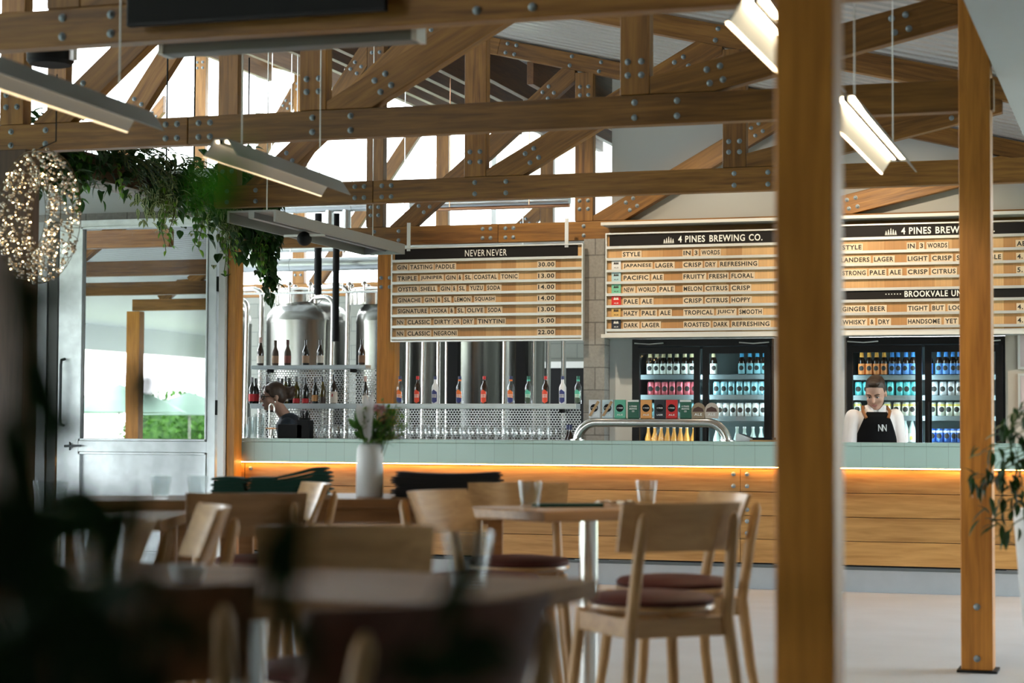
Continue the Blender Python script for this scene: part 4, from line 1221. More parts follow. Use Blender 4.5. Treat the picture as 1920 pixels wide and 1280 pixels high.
DUCT = plain('zinc duct', (.60, .63, .63), .3, .85)
hpipe(505, 712, 389, 18.2, .065, DUCT, 'fat horizontal zinc duct above the long grey trough')
hpipe(770, 1068, 384, 18.2, .05, DUCT, 'horizontal zinc duct above the NEVER NEVER board')
hpipe(770, 1068, 394, 18.0, .018, plain('copper pipe', (.72, .38, .22), .3, .9), 'thin copper pipe under the zinc duct', 'copper_pipe')
hpipe(440, 1095, 499, 18.6, .066, DUCT, 'long zinc duct crossing behind the menu post, lower of two')
hpipe(440, 1095, 470, 18.75, .032, DUCT, 'long zinc pipe crossing behind the menu post, upper of two')
hpipe(440, 712, 551, 18.9, .012, POLISH, 'thin steel rail just above the brewing tank')
for px, y0, y1, r, mat, w in ((618, 380, 452, .045, DUCT, 'short vertical zinc pipe dropping behind the beam, left one'), (650, 380, 452, .045, DUCT, 'short vertical zinc pipe dropping behind the beam, right one'),
                              (597, 400, 552, .038, BLACK, 'black insulated hose above the brewing tank, left one'), (631, 400, 640, .034, BLACK, 'black insulated hose beside the brewing tank, right one'),
                              (519, 527, 640, .010, POLISH, 'thin steel vent tube left of the tank manway')):
    Y = 18.2 if mat is DUCT else (19.42 if mat is POLISH else 18.3)
    a, b = at(px, y0, Y=Y), at(px, y1, Y=Y)
    o = MB().tube([(a.x, Y, b.z), (a.x, Y, a.z)], r, 14).build('vertical_pipe', mat, smooth=True); tag(o, w, 'pipe')

# ------------------------------------------------------------------ lamps and things under the roof
LEDDIM = glow('dimmed warm lamp tube', (1.0, .80, .52), 3)


def trough(label, near, far, zb, lit=1.6):
    """slim lamp; near and far are where its lower left edge is seen to begin and end, zb the height of that edge"""
    a = at(*near, Z=zb); b = at(*far, Z=zb); LM = LED if lit > 2 else LEDDIM; dv = Vector((b.x-a.x, b.y-a.y, 0)); L = dv.length/2; rz = math.atan2(dv.y, dv.x)-PI/2
    W, H = .085, .078
    c = (a+b)/2+Vector((math.cos(rz), math.sin(rz), 0))*W; c.z = zb+H
    o = thing('striplight', label, 'pendant light', c, rz, 'slim striplights hanging under the trusses')
    t = .005
    prof = [(-W, -H), (-.032, 0), (.032, 0), (W, -H), (W-t*1.4, -H), (.030, -t), (-.030, -t), (-W+t*1.4, -H)]
    m = MB(); n = len(prof)
    m.add([(p, -L, q) for p, q in prof]+[(p, L, q) for p, q in prof], [(0, 1, 6, 7), (1, 2, 5, 6), (2, 3, 4, 5), (n+7, n+6, n+1, n), (n+6, n+5, n+2, n+1), (n+5, n+4, n+3, n+2)])
    for i in range(n): m.quad(i, (i+1) % n, n+(i+1) % n, n+i)
    m.build('reflector', plain('lamp reflector', (.30, .30, .29), .45, .2) if 'lamp reflector' not in MATS else MATS['lamp reflector'], o)
    MB().box(-.008, .008, -L, L, -.024, -.006).build('spine', BLACK, o)
    for sx in (-1, 1): MB().box(sx*.021-.009, sx*.021+.009, -L+.02, L-.02, -.016, -.006).build('tube', LM, o)
    nm = 'warm lit lens %.1f' % lit
    MB().box(-W-.002, -W+.007, -L, L, -H-.004, -H+.001).build('lit_edge', plain(nm, (.9, .75, .5), .4, emit=(1, .72, .42), estr=lit) if nm not in MATS else MATS[nm], o)
    for q in (-L+.25, L-.25): MB().tube([(0, q, 0), (0, q, roof_z(c.x)-c.z-.01)], .003, 6).build('wire', ALU, o)
    return o


trough('striplight at the upper left crossing in front of the second timber truss', (-160, 114), (237, 247), 2.42, .5)
trough('striplight hanging near the photo centre left, behind the bright green leaf', (381, 293), (601, 367), 2.42, .5)
trough('lit striplight at the top disappearing behind the big blurred post', (1363, 42), (1500, 178), 2.42, 5)
trough('lit striplight hanging between the two right hand posts', (1545, 217), (1652, 325), 2.42, 5)
o = thing('cable_trough', 'long dull grey trough with a black knob slanting down above the wine shelf', 'ceiling trough', (-5.58, 12.95, 2.585), math.radians(1.5))
m = MB(); m.box(-.17, -.155, -1.25, 1.25, -.065, 0); m.box(.155, .17, -1.25, 1.25, -.065, 0); m.box(-.17, .17, -1.25, 1.25, 0, .012); m.box(-.02, .02, -1.25, 1.25, -.04, 0); m.box(-.155, .155, 1.238, 1.25, -.065, 0)
m.build('channel', plain('dull zinc trough', (.30, .31, .30), .4, .5), o)
MB().ell((.0, -.35, -.09), (.05, .06, .05)).build('sensor', BLACK, o, smooth=True); MB().box(-.15, .15, -.36, -.34, -.075, -.06).build('cross_bar', ALU, o)
for q in (-1.0, 1.0): MB().tube([(0, q, .01), (0, q, roof_z(-5.58)-2.6)], .004, 6).build('wire', ALU, o)
a, b = at(312, 74, Y=7.62), at(785, 54, Y=7.62)
o = thing('radiant_heater', 'long flat grey heater bar under the topmost truss and black screen', 'heater', ((a.x+b.x)/2, 7.62, at(548, 92, Y=7.62).z)); w = (b.x-a.x)/2
MB().prism([(-w, .0), (w, .0), (w-.02, .085), (-w+.02, .085)], -.05, .05).build('casing', GREY_LAMP, o, bevel=.004)
for s_ in (-1, 1): MB().box(s_*w-.012, s_*w+.012, -.055, .055, .0, .07).build('end_cap', ALU, o)
for s_ in (-.7, .7): MB().box(s_*w-.015, s_*w+.015, -.165, .03, .075, .085).build('bracket', BLACK, o)
a, b = at(236, 55, Y=7.27), at(722, 30, Y=7.27)
o = thing('black_screen', 'big black screen fixed to the face of the topmost truss', 'screen', ((a.x+b.x)/2, 7.27, 2.845)); w = (b.x-a.x)/2
MB().box(-w, w, 0, .035, 0, .66).build('casing', BLACKG, o, bevel=.004); MB().box(-w+.012, w-.012, -.002, .0, .012, .648).build('display', BLACK, o)
MB().box(-.15, .15, .035, .10, .03, .5).build('mount', BLACK, o)
p = at(95, 95, Y=9.3)
o = thing('pendant_speaker', 'black drum loudspeaker at the top left behind the topmost truss', 'loudspeaker', (p.x, 9.3, at(95, 122, Y=9.3).z))
MB().lathe([(.11, 0), (.125, .02), (.125, .22), (.10, .25), (0, .25)], 24).build('housing', BLACK, o, smooth=30)
MB().box(.115, .15, -.02, .02, .02, .10).build('bracket', ALU, o); MB().tube([(0, 0, .25), (0, 0, .9)], .008, 8).build('stem', BLACK, o)
# warm spots on the boards
def spot(x, y, z, tx, tz, e, ang, label):
    o = thing('spotlight', label, 'spotlight', (x, y, z))
    MB().lathe([(.035, -.06), (.04, .06), (.02, .075)], 16, M=Matrix.Rotation(-.9, 4, 'X')).build('housing', BLACK, o, smooth=30)
    MB().tube([(0, 0, .03), (0, 0, .10)], .008, 8).build('stem', BLACK, o)
    l = bpy.data.lights.new('spot lamp', 'SPOT'); l.energy = e; l.color = (1, .80, .56); l.spot_size = ang; l.spot_blend = .9; l.shadow_soft_size = .05
    q = bpy.data.objects.new('spot lamp', l); COL.objects.link(q)
    pos = Vector((x, y+.07, z-.05)); q.location = pos
    q.rotation_euler = (Vector((tx, SY, tz))-pos).to_track_quat('-Z', 'Y').to_euler()


spot(-2.27, 14.3, 3.72, -1.95, 2.30, 75, 1.25, 'small black spotlight under the roof aimed at the right menu board')
spot(-3.64, 14.3, 4.05, -3.3, 2.30, 60, 1.3, 'small black spotlight under the roof aimed at the middle menu board')
spot(-5.0, 14.3, 4.39, -5.0, 2.20, 75, 1.2, 'small black spotlight under the roof aimed at the left menu board')
# ------------------------------------------------------------------ furniture of the dining room
def ray_pt(px, d, z):
    """point at distance d along the view direction, on the vertical line seen at px, at height z"""
    f = Vector((C_FWD.x, C_FWD.y, 0)).normalized(); r = Vector((f.y, -f.x, 0))
    p = f*d+r*((px-960)/CAM_F*d)
    return Vector((p.x, p.y, z))


def make_stool(wood_back=None):
    o = thing('bar_stool', '', 'bar stool')
    # oxblood cushion and its pale shell
    MB().lathe([(.0, .655), (.17, .652), (.195, .66), (.198, .672), (.185, .684), (.10, .692), (0, .692)], 28).build('seat_cushion', MAROON, o, smooth=50)
    MB().lathe([(0, .634), (.185, .636), (.20, .646), (.198, .656), (0, .656)], 28).build('seat_shell', PALEX, o, smooth=50)
    a = MB()
    for sx in (-1, 1): a.box(sx*.165-.011, sx*.165+.011, -.17, .17, .565, .625)
    a.box(-.165, .165, .16, .182, .565, .625); a.box(-.165, .165, -.182, -.16, .565, .625)
    a.build('apron', PALEX, o, bevel=.003)
    for sx in (-1, 1):
        MB().tube([(sx*.215, .235, 0), (sx*.180, .185, .40), (sx*.160, .165, .632)], [.013, .018, .019], 12).build('leg', PALE, o, smooth=True)
        MB().tube([(sx*.225, -.270, 0), (sx*.190, -.205, .40), (sx*.166, -.185, .62), (sx*.160, -.215, .80), (sx*.158, -.243, .925), (sx*.158, -.246, .945)], [.013, .018, .020, .018, .015, .006], 12).build('leg', PALE, o, smooth=True)
    # curved back panel, leaning a little backwards
    m = MB(); nx, nz = 12, 6; w, z0, z1 = .205, .825, .975

    def P(u, v, off):
        x = (u*2-1)*w*(1.0-.05*(1-v)); z = z0+(z1-z0)*v
        y = -.185-.055*v+.05*(u*2-1)**2*1.0-.012+off
        return (x, y, z)
    for off in (0, .013):
        for j in range(nz+1):
            for i in range(nx+1): m.v.append(P(i/nx, j/nz, off))
    S = (nx+1)*(nz+1)
    for j in range(nz):
        for i in range(nx):
            q = j*(nx+1)+i
            m.quad(q, q+1, q+nx+2, q+nx+1); m.quad(S+q, S+q+nx+1, S+q+nx+2, S+q+1)
    for i in range(nx):
        m.quad(i, S+i, S+i+1, i+1); q = nz*(nx+1)+i; m.quad(q, q+1, S+q+1, S+q)
    for j in range(nz):
        q = j*(nx+1); m.quad(q, q+nx+1, S+q+nx+1, S+q); q += nx; m.quad(q, S+q, S+q+nx+1, q+nx+1)
    m.build('backrest', wood_back or PALEX, o, smooth=40)
    return o


STOOL = None


def stool(px, d, deg, label):
    global STOOL
    rz = math.radians(deg); f = Vector((-math.sin(rz), math.cos(rz), 0))
    p = ray_pt(px, d, 0)+f*.225
    if STOOL is None:
        STOOL = make_stool(); STOOL.location = p; STOOL.rotation_euler = (0, 0, rz); tag(STOOL, label, None, 'bar stools'); return STOOL
    return dup(STOOL, p, rz, label, 'bar stools')


stool(1288, 6.05, 42, 'oak bar stool with oxblood cushion seen from behind, in front of the pedestal table')
stool(1374, 7.0, 126, 'oak bar stool with its pale back turned to the camera, touching the big post')
stool(415, 5.65, 124, 'oak bar stool with brightly shining back, left of the green cloth pile')
BACKS = {}
BACKS['shade'] = stool(467, 6.75, 30, 'oak bar stool with shade-browned back seen from behind, below the green cloth pile')
stool(604, 8.0, 126, 'oak bar stool with bright back between green cloths and the white vase')
stool(809, 7.15, -100, 'oak bar stool with pale back in front of the black cloth pile')
stool(972, 8.17, -160, 'oak bar stool tucked behind the pedestal table facing the camera')
stool(650, 4.6, -158, 'blurred bar stool facing the camera across the nearest table')
stool(262, 4.75, 100, 'blurred bar stool at the left between the nearest table and the small wooden one')
BACKS['near left'] = stool(215, 2.85, 26, 'very blurred bar stool with back darkened for shade at the bottom left')
BACKS['near centre'] = stool(850, 2.60, 60, 'very blurred bar stool with back coloured wine brown for shade at the bottom centre')


for o_, m_ in ((BACKS['near left'], DARKW), (BACKS['near centre'], wood('wine brown shaded seat back', (.07, .026, .016), (.16, .065, .04), rough=.5, rnd=.1, spec=.25)), (BACKS['shade'], MATS['honey table oak'])):  # darker backrest copies put the shade on these stools into the colour
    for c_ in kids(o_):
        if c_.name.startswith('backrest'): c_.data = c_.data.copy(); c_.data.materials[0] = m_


def table(name, label, c, deg, L, W, legs='column', mat=None, apron=0, th=.04):
    o = thing(name, label, 'table', (c.x, c.y, 0), math.radians(deg))
    MB().box(-L/2, L/2, -W/2, W/2, .90-th, .90).build('tabletop', mat or TABLEW, o, bevel=.006)
    if legs == 'column':
        MB().lathe([(.036, .02), (.036, .90-th)], 24).build('column', POLISH, o, smooth=40)
        MB().lathe([(.25, 0), (.25, .012), (.06, .022), (.04, .03)], 32).build('base', STEEL, o, smooth=40)
    else:
        a = MB(); i = .05
        a.box(-L/2+i, L/2-i, -W/2+i, -W/2+i+.025, .90-th-apron, .90-th); a.box(-L/2+i, L/2-i, W/2-i-.025, W/2-i, .90-th-apron, .90-th)
        a.box(-L/2+i, -L/2+i+.025, -W/2+i+.025, W/2-i-.025, .90-th-apron, .90-th); a.box(L/2-i-.025, L/2-i, -W/2+i+.025, W/2-i-.025, .90-th-apron, .90-th)
        a.build('apron', mat or TABLEW, o, bevel=.003)
        for sx in (-1, 1):
            for sy in (-1, 1):
                MB().box(sx*(L/2-i-.03)-.032, sx*(L/2-i-.03)+.032, sy*(W/2-i-.03)-.032, sy*(W/2-i-.03)+.032, 0, .90-th).build('leg', mat or TABLEW, o, bevel=.004)
    return o


table('pedestal_table', 'oak table on a polished steel column in front of the bar', ray_pt(1105, 7.62, 0), 56, .84, .50)
table('wooden_table', 'long brown table carrying the white vase and both cloth piles', ray_pt(690, 8.68, 0), 17.9, 1.28, .72, 'legs', apron=.065, mat=wood('brown table oak', (.20, .09, .032), (.38, .19, .08), rough=.35))
table('wooden_table', 'small brown table with two tumblers before the steel door', ray_pt(252, 8.35, 0), 17.9, .54, .60, 'legs', apron=.05, mat=MATS['brown table oak'])
table('pedestal_table', 'half hidden table at the far left edge carrying one tumbler', ray_pt(100, 6.75, 0), 17.9, .85, .62)
table('pedestal_table', 'big blurred table nearest the camera with tumblers and a white bowl', ray_pt(470, 3.915, 0), -6, 1.2, .70, mat=wood('amber table oak', (.24, .105, .03), (.44, .23, .085), rough=.5, spec=.2))
TUMN = [0]


def tumbler(px, d, s, label):
    p = ray_pt(px, d, .9006)
    o = link('tumbler', TUM, None, p); o.scale = (s, s, s); tag(o, label, 'glass')


tumbler(304, 8.25, 1.0, 'tumbler on the small table before the steel door, left one of two')
tumbler(373, 8.25, 1.0, 'tumbler on the small table before the steel door, right one of two')
tumbler(995, 7.5, 1.06, 'tumbler on the pedestal table beside the green booklet')
tumbler(1213, 7.85, 1.0, 'tumbler rising behind the stool back on the pedestal table')
tumbler(99, 6.6, 1.25, 'tumbler at the far left edge in front of the dark post')
tumbler(195, 3.75, 1.15, 'blurred tumbler on the nearest table at the left, under the door')
tumbler(880, 3.75, 1.10, 'blurred tumbler on the nearest table in the middle of the photo')
o = thing('bowl', 'small white bowl on the nearest table between two dark stools', 'bowl', ray_pt(357, 3.85, .9005))
MB().lathe([(.02, 0), (.028, .006), (.034, .032), (.032, .032), (.024, .010), (0, .008)], 24).build('bowl', POTW, o, smooth=50)
p = ray_pt(1065, 7.6, .9005); o = thing('menu_booklet', 'thin dark green booklet lying on the pedestal table', 'booklet', p, .5)
MB().box(-.13, .13, -.05, .05, 0, .012).build('cover', GREENCL, o)
p = ray_pt(1155, 7.75, .9005); o = thing('napkin', 'crumpled white napkin on the pedestal table', 'napkin', p, .4)
m = MB(); random.seed(5)
for j in range(6):
    for i in range(12): m.v.append((-.08+.16*i/11, -.04+.08*j/5, .004+.016*random.random()*(1 if 0 < i < 11 else .2)))
for j in range(5):
    for i in range(11): q = j*12+i; m.quad(q, q+1, q+13, q+12)
m.build('paper', WHITE, o, smooth=True)


# folded cloths in two piles
def cloth(px, d, k, L, W, th, mat, label, group, grow, yaw):
    m = MB(); n = 18; random.seed(int(px*7+k*53)); z = .9005
    j0, j1 = random.uniform(-.015, .012), random.uniform(-.012, .02)
    for i in range(n+1):
        u = i/n; x = -L/2+j0+(L-j0+j1)*u; tu = th*grow(u); b = k*tu
        e = .35 if i in (0, n) else 1
        for y in (-W/2, W/2):
            m.v += [(x, y, b+tu*.5*(1-e)+.0004), (x, y, b+tu*(.5+.5*e)-.0004)]
    for i in range(n):
        a = i*4; c = a+4
        m.quad(a, c, c+1, a+1); m.quad(a+2, a+3, c+3, c+2); m.quad(a+1, c+1, c+3, a+3); m.quad(a, a+2, c+2, c)
    m.quad(0, 1, 3, 2); q = n*4; m.quad(q, q+2, q+3, q+1)
    p = ray_pt(px, d, z); o = m.build('folded_cloth', mat, None, p, (0, 0, yaw), smooth=30); tag(o, label, 'cloth', group)


yw = .312
for k in range(6): cloth(434, 8.75, k, .128, .16, .0125, GREENCL, 'dark green folded cloth in the short left stack of the green pile', 'green cloths, short stack', lambda u: 1+.06*math.sin(PI*u), yw)
for k in range(7): cloth(543, 8.75, k, .355, .16, .0108, GREENCL, 'dark green folded cloth in the long sagging stack of the green pile', 'green cloths, long stack', lambda u: 1+.04*math.sin(7*u)+.62*max(0, min(1, (u-.35)/.45)), yw)
for k in range(10): cloth(842, 8.6, k, .470, .17, .0108, BLACKCL, 'black folded cloth in the pile beside the white vase', 'black folded cloths', lambda u: .93+.10*(u*2-1)**2, yw)

# vase with flowers
p = ray_pt(695, 8.6, .9005)
v = thing('flower_vase', 'tall white vase of mixed flowers and foliage on the long table', 'vase', p, yw)
MB().lathe([(.055, 0), (.059, .006), (.0585, .15), (.056, .205), (.047, .222), (.040, .226), (.036, .224), (.036, .02), (0, .02)], 32).build('vase_body', POTW, v, smooth=50)
random.seed(11)
st = MB(); gr = MB(); lg = MB(); wh = MB(); pk = MB(); br = MB()
for k in range(46):
    a = random.uniform(0, 2*PI); sp = random.uniform(.02, .12); tx = sp*math.cos(a)+.045; h = random.uniform(.24, .40); ty = sp*math.sin(a)*.7
    st.tube([(.01*math.cos(a), .01*math.sin(a), .03), (tx*.5, ty*.5, .24), (tx, ty, h)], .0018, 5)
    for q in range(13):
        t = random.random(); c = (tx*(.5+.5*t)+random.uniform(-.012, .012), ty*(.5+.5*t), .235+(h-.235)*t+random.uniform(-.01, .02))
        d = Vector((random.uniform(-1, 1)+tx*5, random.uniform(-1, 1), random.uniform(-.2, 1)))
        (gr if random.random() < .6 else lg).leaf(c, d, (0, 0, 1), random.uniform(.03, .055), random.uniform(.005, .012), .2, 3)
for cx, cz, rr in ((.16, .345, .04), (.115, .36, .035), (.06, .31, .035)):
    for q in range(130):
        d = Vector((random.gauss(0, 1), random.gauss(0, 1), random.gauss(0, 1))).normalized()
        lg.leaf(Vector((cx-.02, 0, cz-.02))+d*rr*.3, d, (0, 0, 1), rr*1.0, .003, .1, 2)
for cx, cz in ((.03, .38), (.055, .375)):
    for q in range(40):
        d = Vector((random.gauss(0, 1), random.gauss(0, 1), random.gauss(.4, 1))).normalized(); pk.leaf(Vector((cx, -.02, cz)), d, (0, 0, 1), .026, .008, .1, 2)
for q in range(60):
    d = Vector((random.gauss(0, 1), random.gauss(0, 1), random.gauss(0, 1))).normalized(); br.leaf(Vector((.06, -.01, .33)), d, (0, 0, 1), .03, .005, .1, 2)
for (x0_, z0_, x1_, z1_, w_) in ((-.005, .23, -.020, .45, .045), (-.01, .30, -.055, .40, .05), (-.01, .25, .012, .46, .03), (-.012, .29, -.05, .335, .02)):
    d = Vector((x1_-x0_, -.01, z1_-z0_)); wh.leaf((x0_, -.03, z0_), d, (0, -1, .2), d.length, w_, .05, 6)
for (x_, z_, dx, dz) in ((-.03, .27, -.5, .9), (-.045, .31, -.3, 1), (-.02, .25, -.8, .5), (.02, .24, .9, .3), (-.055, .29, -.7, .9)): gr.leaf((x_, -.02, z_), (dx, -.1, dz), (0, -1, .2), .06, .03, .2, 4)
st.build('stems', STEM, v, smooth=True); tag(gr.build('dark_foliage', L_MID, v), None); lg.build('bright_foliage', L_LIME, v)
wh.build('white_blooms', leafmat('white petal', (.74, .74, .76), (.82, .82, .84), trans=.3), v); pk.build('pink_bloom', leafmat('pink petal', (.62, .25, .30), (.72, .38, .40)), v); br.build('brown_bloom', leafmat('brown petal', (.12, .05, .03), (.20, .09, .05)), v)

# ------------------------------------------------------------------ hanging greenery over the door
PX = -6.86
for y0, y1, w in ((10.32, 13.12, 'long timber planter full of trailing plants high at the left, its near part'), (13.36, 14.50, 'short timber planter end over the door jamb with trailing plants')):
    o = thing('planter_box', w, 'planter', (PX, (y0+y1)/2, 2.845)); L = (y1-y0)/2
    m = MB(); m.box(-.13, .13, -L, L, 0, .02); m.box(-.13, -.11, -L, L, .02, .17); m.box(.11, .13, -L, L, .02, .17); m.box(-.11, .11, -L, -L+.02, .02, .17); m.box(-.11, .11, L-.02, L, .02, .17)
    m.build('trough', wood('stained planter board', (.05, .025, .012), (.12, .06, .03), axis=1) if 'stained planter board' not in MATS else MATS['stained planter board'], o)
    MB().box(-.11, .11, -L+.02, L-.02, .02, .15).build('soil', SOIL, o)
    for q in (-L+.1, L-.1): MB().tube([(0, q, .15), (0, q, 1.3)], .006, 6).build('hanger_rod', BLACK, o)


def trailing(label, px, py, parts, seed, X=PX+.09):
    """plant rooted where the sight line (px,py) meets the planter; parts = (material, kind, data)"""
    random.seed(seed)
    p = at(px, py, X=X); p.z = max(2.93, min(3.0, p.z)); p = Vector((X, p.y, 2.99))
    o = thing('trailing_plant', label, 'plant', p, 0, 'plants in the hanging planter')
    stems = MB(); fol = {}
    for mat, kind, dat in parts:
        f = fol.setdefault(mat.name, (MB(), mat, []))[0]
        if kind == 'bush':
            n, ry, rz_, L, W, dz = dat
            for k in range(int(n*1.7)):
                c = Vector((random.gauss(.06, .07), random.gauss(0, ry), random.gauss(dz, rz_)))
                d = Vector((random.uniform(-.4, 1), random.uniform(-1, 1), random.uniform(-.9, .7)))
                f.leaf(c, d, (0, 0, 1), 1.2*L*random.uniform(.7, 1.2), 1.25*W*random.uniform(.7, 1.2), .45, 4)
        elif kind == 'fern':
            n, L = dat
            for k in range(n):
                a = random.uniform(-1.4, 1.4); el = random.uniform(.2, 1.1); d0 = Vector((math.cos(a)*math.cos(el), math.sin(a)*math.cos(el), math.sin(el)))
                pts = []; c = Vector((.02, random.uniform(-.15, .15), 0)); d = d0.copy()
                for q in range(17):
                    pts.append(c.copy()); c = c+d*(L/16); d = (d+Vector((0, 0, -.135))).normalized()
                stems.tube(pts, .003, 4)
                for q in range(2, 17):
                    t = (pts[q]-pts[q-1]).normalized(); s_ = t.cross(Vector((0, 0, 1)))
                    if s_.length < .05: s_ = Vector((0, 1, 0))
                    s_.normalize(); wl = L*.17*(1-(q/17)**1.6)+.01
                    for sg in (-1, 1): f.leaf(pts[q], s_*sg+t*.35, (0, 0, 1), wl, .016, .25, 2)
        else:
            strands, L, W, gap = dat
            for (y_, x_, zend) in [q for s3 in strands for q in (s3, (s3[0]+.035, s3[1]-.02, s3[2]*.8))]:
                z = -.02; c = Vector((x_, y_, z)); pts = [Vector((.0, y_, .02))]
                while z > zend:
                    c = Vector((x_+.015*math.sin(z*20+y_*9), y_+.02*math.sin(z*14+x_*30), z)); pts.append(c)
                    for q in range(2):
                        a = random.uniform(0, 2*PI)
                        f.leaf(c, (math.cos(a)*.8+.3, math.sin(a), random.uniform(-.9, .1)), (0, 0, 1), L*random.uniform(.7, 1.15), W*random.uniform(.8, 1.1), .5, 4)
                    z -= gap
                if len(pts) > 1: stems.tube(pts, .0035, 5)
    if stems.v: stems.build('stems', STEM, o, smooth=True)
    for f, mat, _ in fol.values(): f.build('foliage', mat, o)
    return o


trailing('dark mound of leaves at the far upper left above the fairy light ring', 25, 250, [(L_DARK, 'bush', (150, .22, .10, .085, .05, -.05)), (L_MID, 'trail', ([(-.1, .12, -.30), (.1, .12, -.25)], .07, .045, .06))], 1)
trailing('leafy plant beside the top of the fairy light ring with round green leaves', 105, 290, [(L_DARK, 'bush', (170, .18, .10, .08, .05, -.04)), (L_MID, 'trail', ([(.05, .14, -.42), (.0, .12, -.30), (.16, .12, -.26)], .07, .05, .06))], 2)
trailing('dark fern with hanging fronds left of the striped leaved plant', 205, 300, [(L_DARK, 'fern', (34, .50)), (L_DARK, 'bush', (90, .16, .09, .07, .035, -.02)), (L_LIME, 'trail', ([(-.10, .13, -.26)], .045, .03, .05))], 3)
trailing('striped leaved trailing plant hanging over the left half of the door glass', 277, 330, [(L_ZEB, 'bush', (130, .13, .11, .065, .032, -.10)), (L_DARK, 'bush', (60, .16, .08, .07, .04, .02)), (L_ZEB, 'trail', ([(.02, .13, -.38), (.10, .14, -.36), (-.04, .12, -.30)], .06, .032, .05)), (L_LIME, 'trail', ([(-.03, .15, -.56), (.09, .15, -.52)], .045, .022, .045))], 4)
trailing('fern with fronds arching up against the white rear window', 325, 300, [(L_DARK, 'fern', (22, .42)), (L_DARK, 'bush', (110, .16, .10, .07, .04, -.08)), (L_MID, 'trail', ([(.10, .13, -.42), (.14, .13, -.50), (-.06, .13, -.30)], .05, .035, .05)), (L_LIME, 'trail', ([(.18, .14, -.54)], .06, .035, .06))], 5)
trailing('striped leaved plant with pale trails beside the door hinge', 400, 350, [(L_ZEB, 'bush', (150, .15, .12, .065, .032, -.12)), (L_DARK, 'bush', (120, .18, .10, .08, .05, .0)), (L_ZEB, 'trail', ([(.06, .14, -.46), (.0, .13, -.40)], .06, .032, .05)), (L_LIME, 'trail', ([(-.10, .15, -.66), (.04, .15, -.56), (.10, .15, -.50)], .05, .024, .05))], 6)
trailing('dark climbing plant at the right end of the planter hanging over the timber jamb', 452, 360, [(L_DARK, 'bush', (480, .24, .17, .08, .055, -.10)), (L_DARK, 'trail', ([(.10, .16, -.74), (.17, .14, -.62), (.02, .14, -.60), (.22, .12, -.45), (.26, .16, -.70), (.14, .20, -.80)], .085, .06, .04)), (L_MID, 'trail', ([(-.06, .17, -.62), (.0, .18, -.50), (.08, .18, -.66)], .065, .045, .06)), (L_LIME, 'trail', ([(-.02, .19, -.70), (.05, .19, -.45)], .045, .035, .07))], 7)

# ------------------------------------------------------------------ ring of fairy lights
c = at(72, 405, Y=9.50)
o = thing('light_ring', 'big wire ring of golden fairy lights and glass beads on the dark left post', 'light ring', c, math.radians(-30))
random.seed(21)
RM, RT = .275, .095
wires = MB(); beads = MB(); lamps = MB()


def tor(a, b, k=1.0): return Vector(((RM+RT*k*math.cos(b))*math.cos(a), RT*k*math.sin(b), (RM+RT*k*math.cos(b))*math.sin(a)))


for j in range(9): wires.tube([tor(2*PI*i/40, 2*PI*j/9) for i in range(41)], .0018, 4, False)
for i in range(26): wires.tube([tor(2*PI*i/26, 2*PI*j/12) for j in range(13)], .0018, 4, False)
for k in range(660):
    p = tor(random.uniform(0, 2*PI), random.uniform(0, 2*PI), random.uniform(.6, 1.0))
    if k < 520: beads.ell(p, (random.uniform(.007, .012),)*3, 7, 5)
    else: s_ = random.uniform(.003, .0055); lamps.ell(p, (s_,)*3, 6, 4)
wires.build('wire_frame', plain('bronze wire', (.10, .07, .03), .4, .8), o); tag(beads.build('glass_beads', plain('silver glass bead', (.60, .55, .48), .08, .9), o, smooth=True), kind='stuff'); tag(lamps.build('fairy_lights', FAIRY, o, smooth=True), kind='stuff')
MB().tube([(0, 0, RM+RT), (0, .1, RM+RT+.05), (0, .1, RM+RT+.42)], .004, 6).build('hook', BLACK, o)

# ------------------------------------------------------------------ plants close to the camera and at the right
def near_leaf(f, px, py, d, dirx, dirz, Lpx, Wpx, droop=.25):
    f0 = C_FWD*CAM_F+C_R*(px-960)+C_D*(py-640); f0 = f0/CAM_F*d; p = C_POS+f0
    dd = C_R*dirx+Vector((0, 0, dirz))+C_FWD*random.uniform(-.2, .2)
    f.leaf(p-np_root, dd, -C_FWD+Vector((0, 0, .3)), Lpx/CAM_F*d, Wpx/CAM_F*d, droop, 6)
    return p-np_root


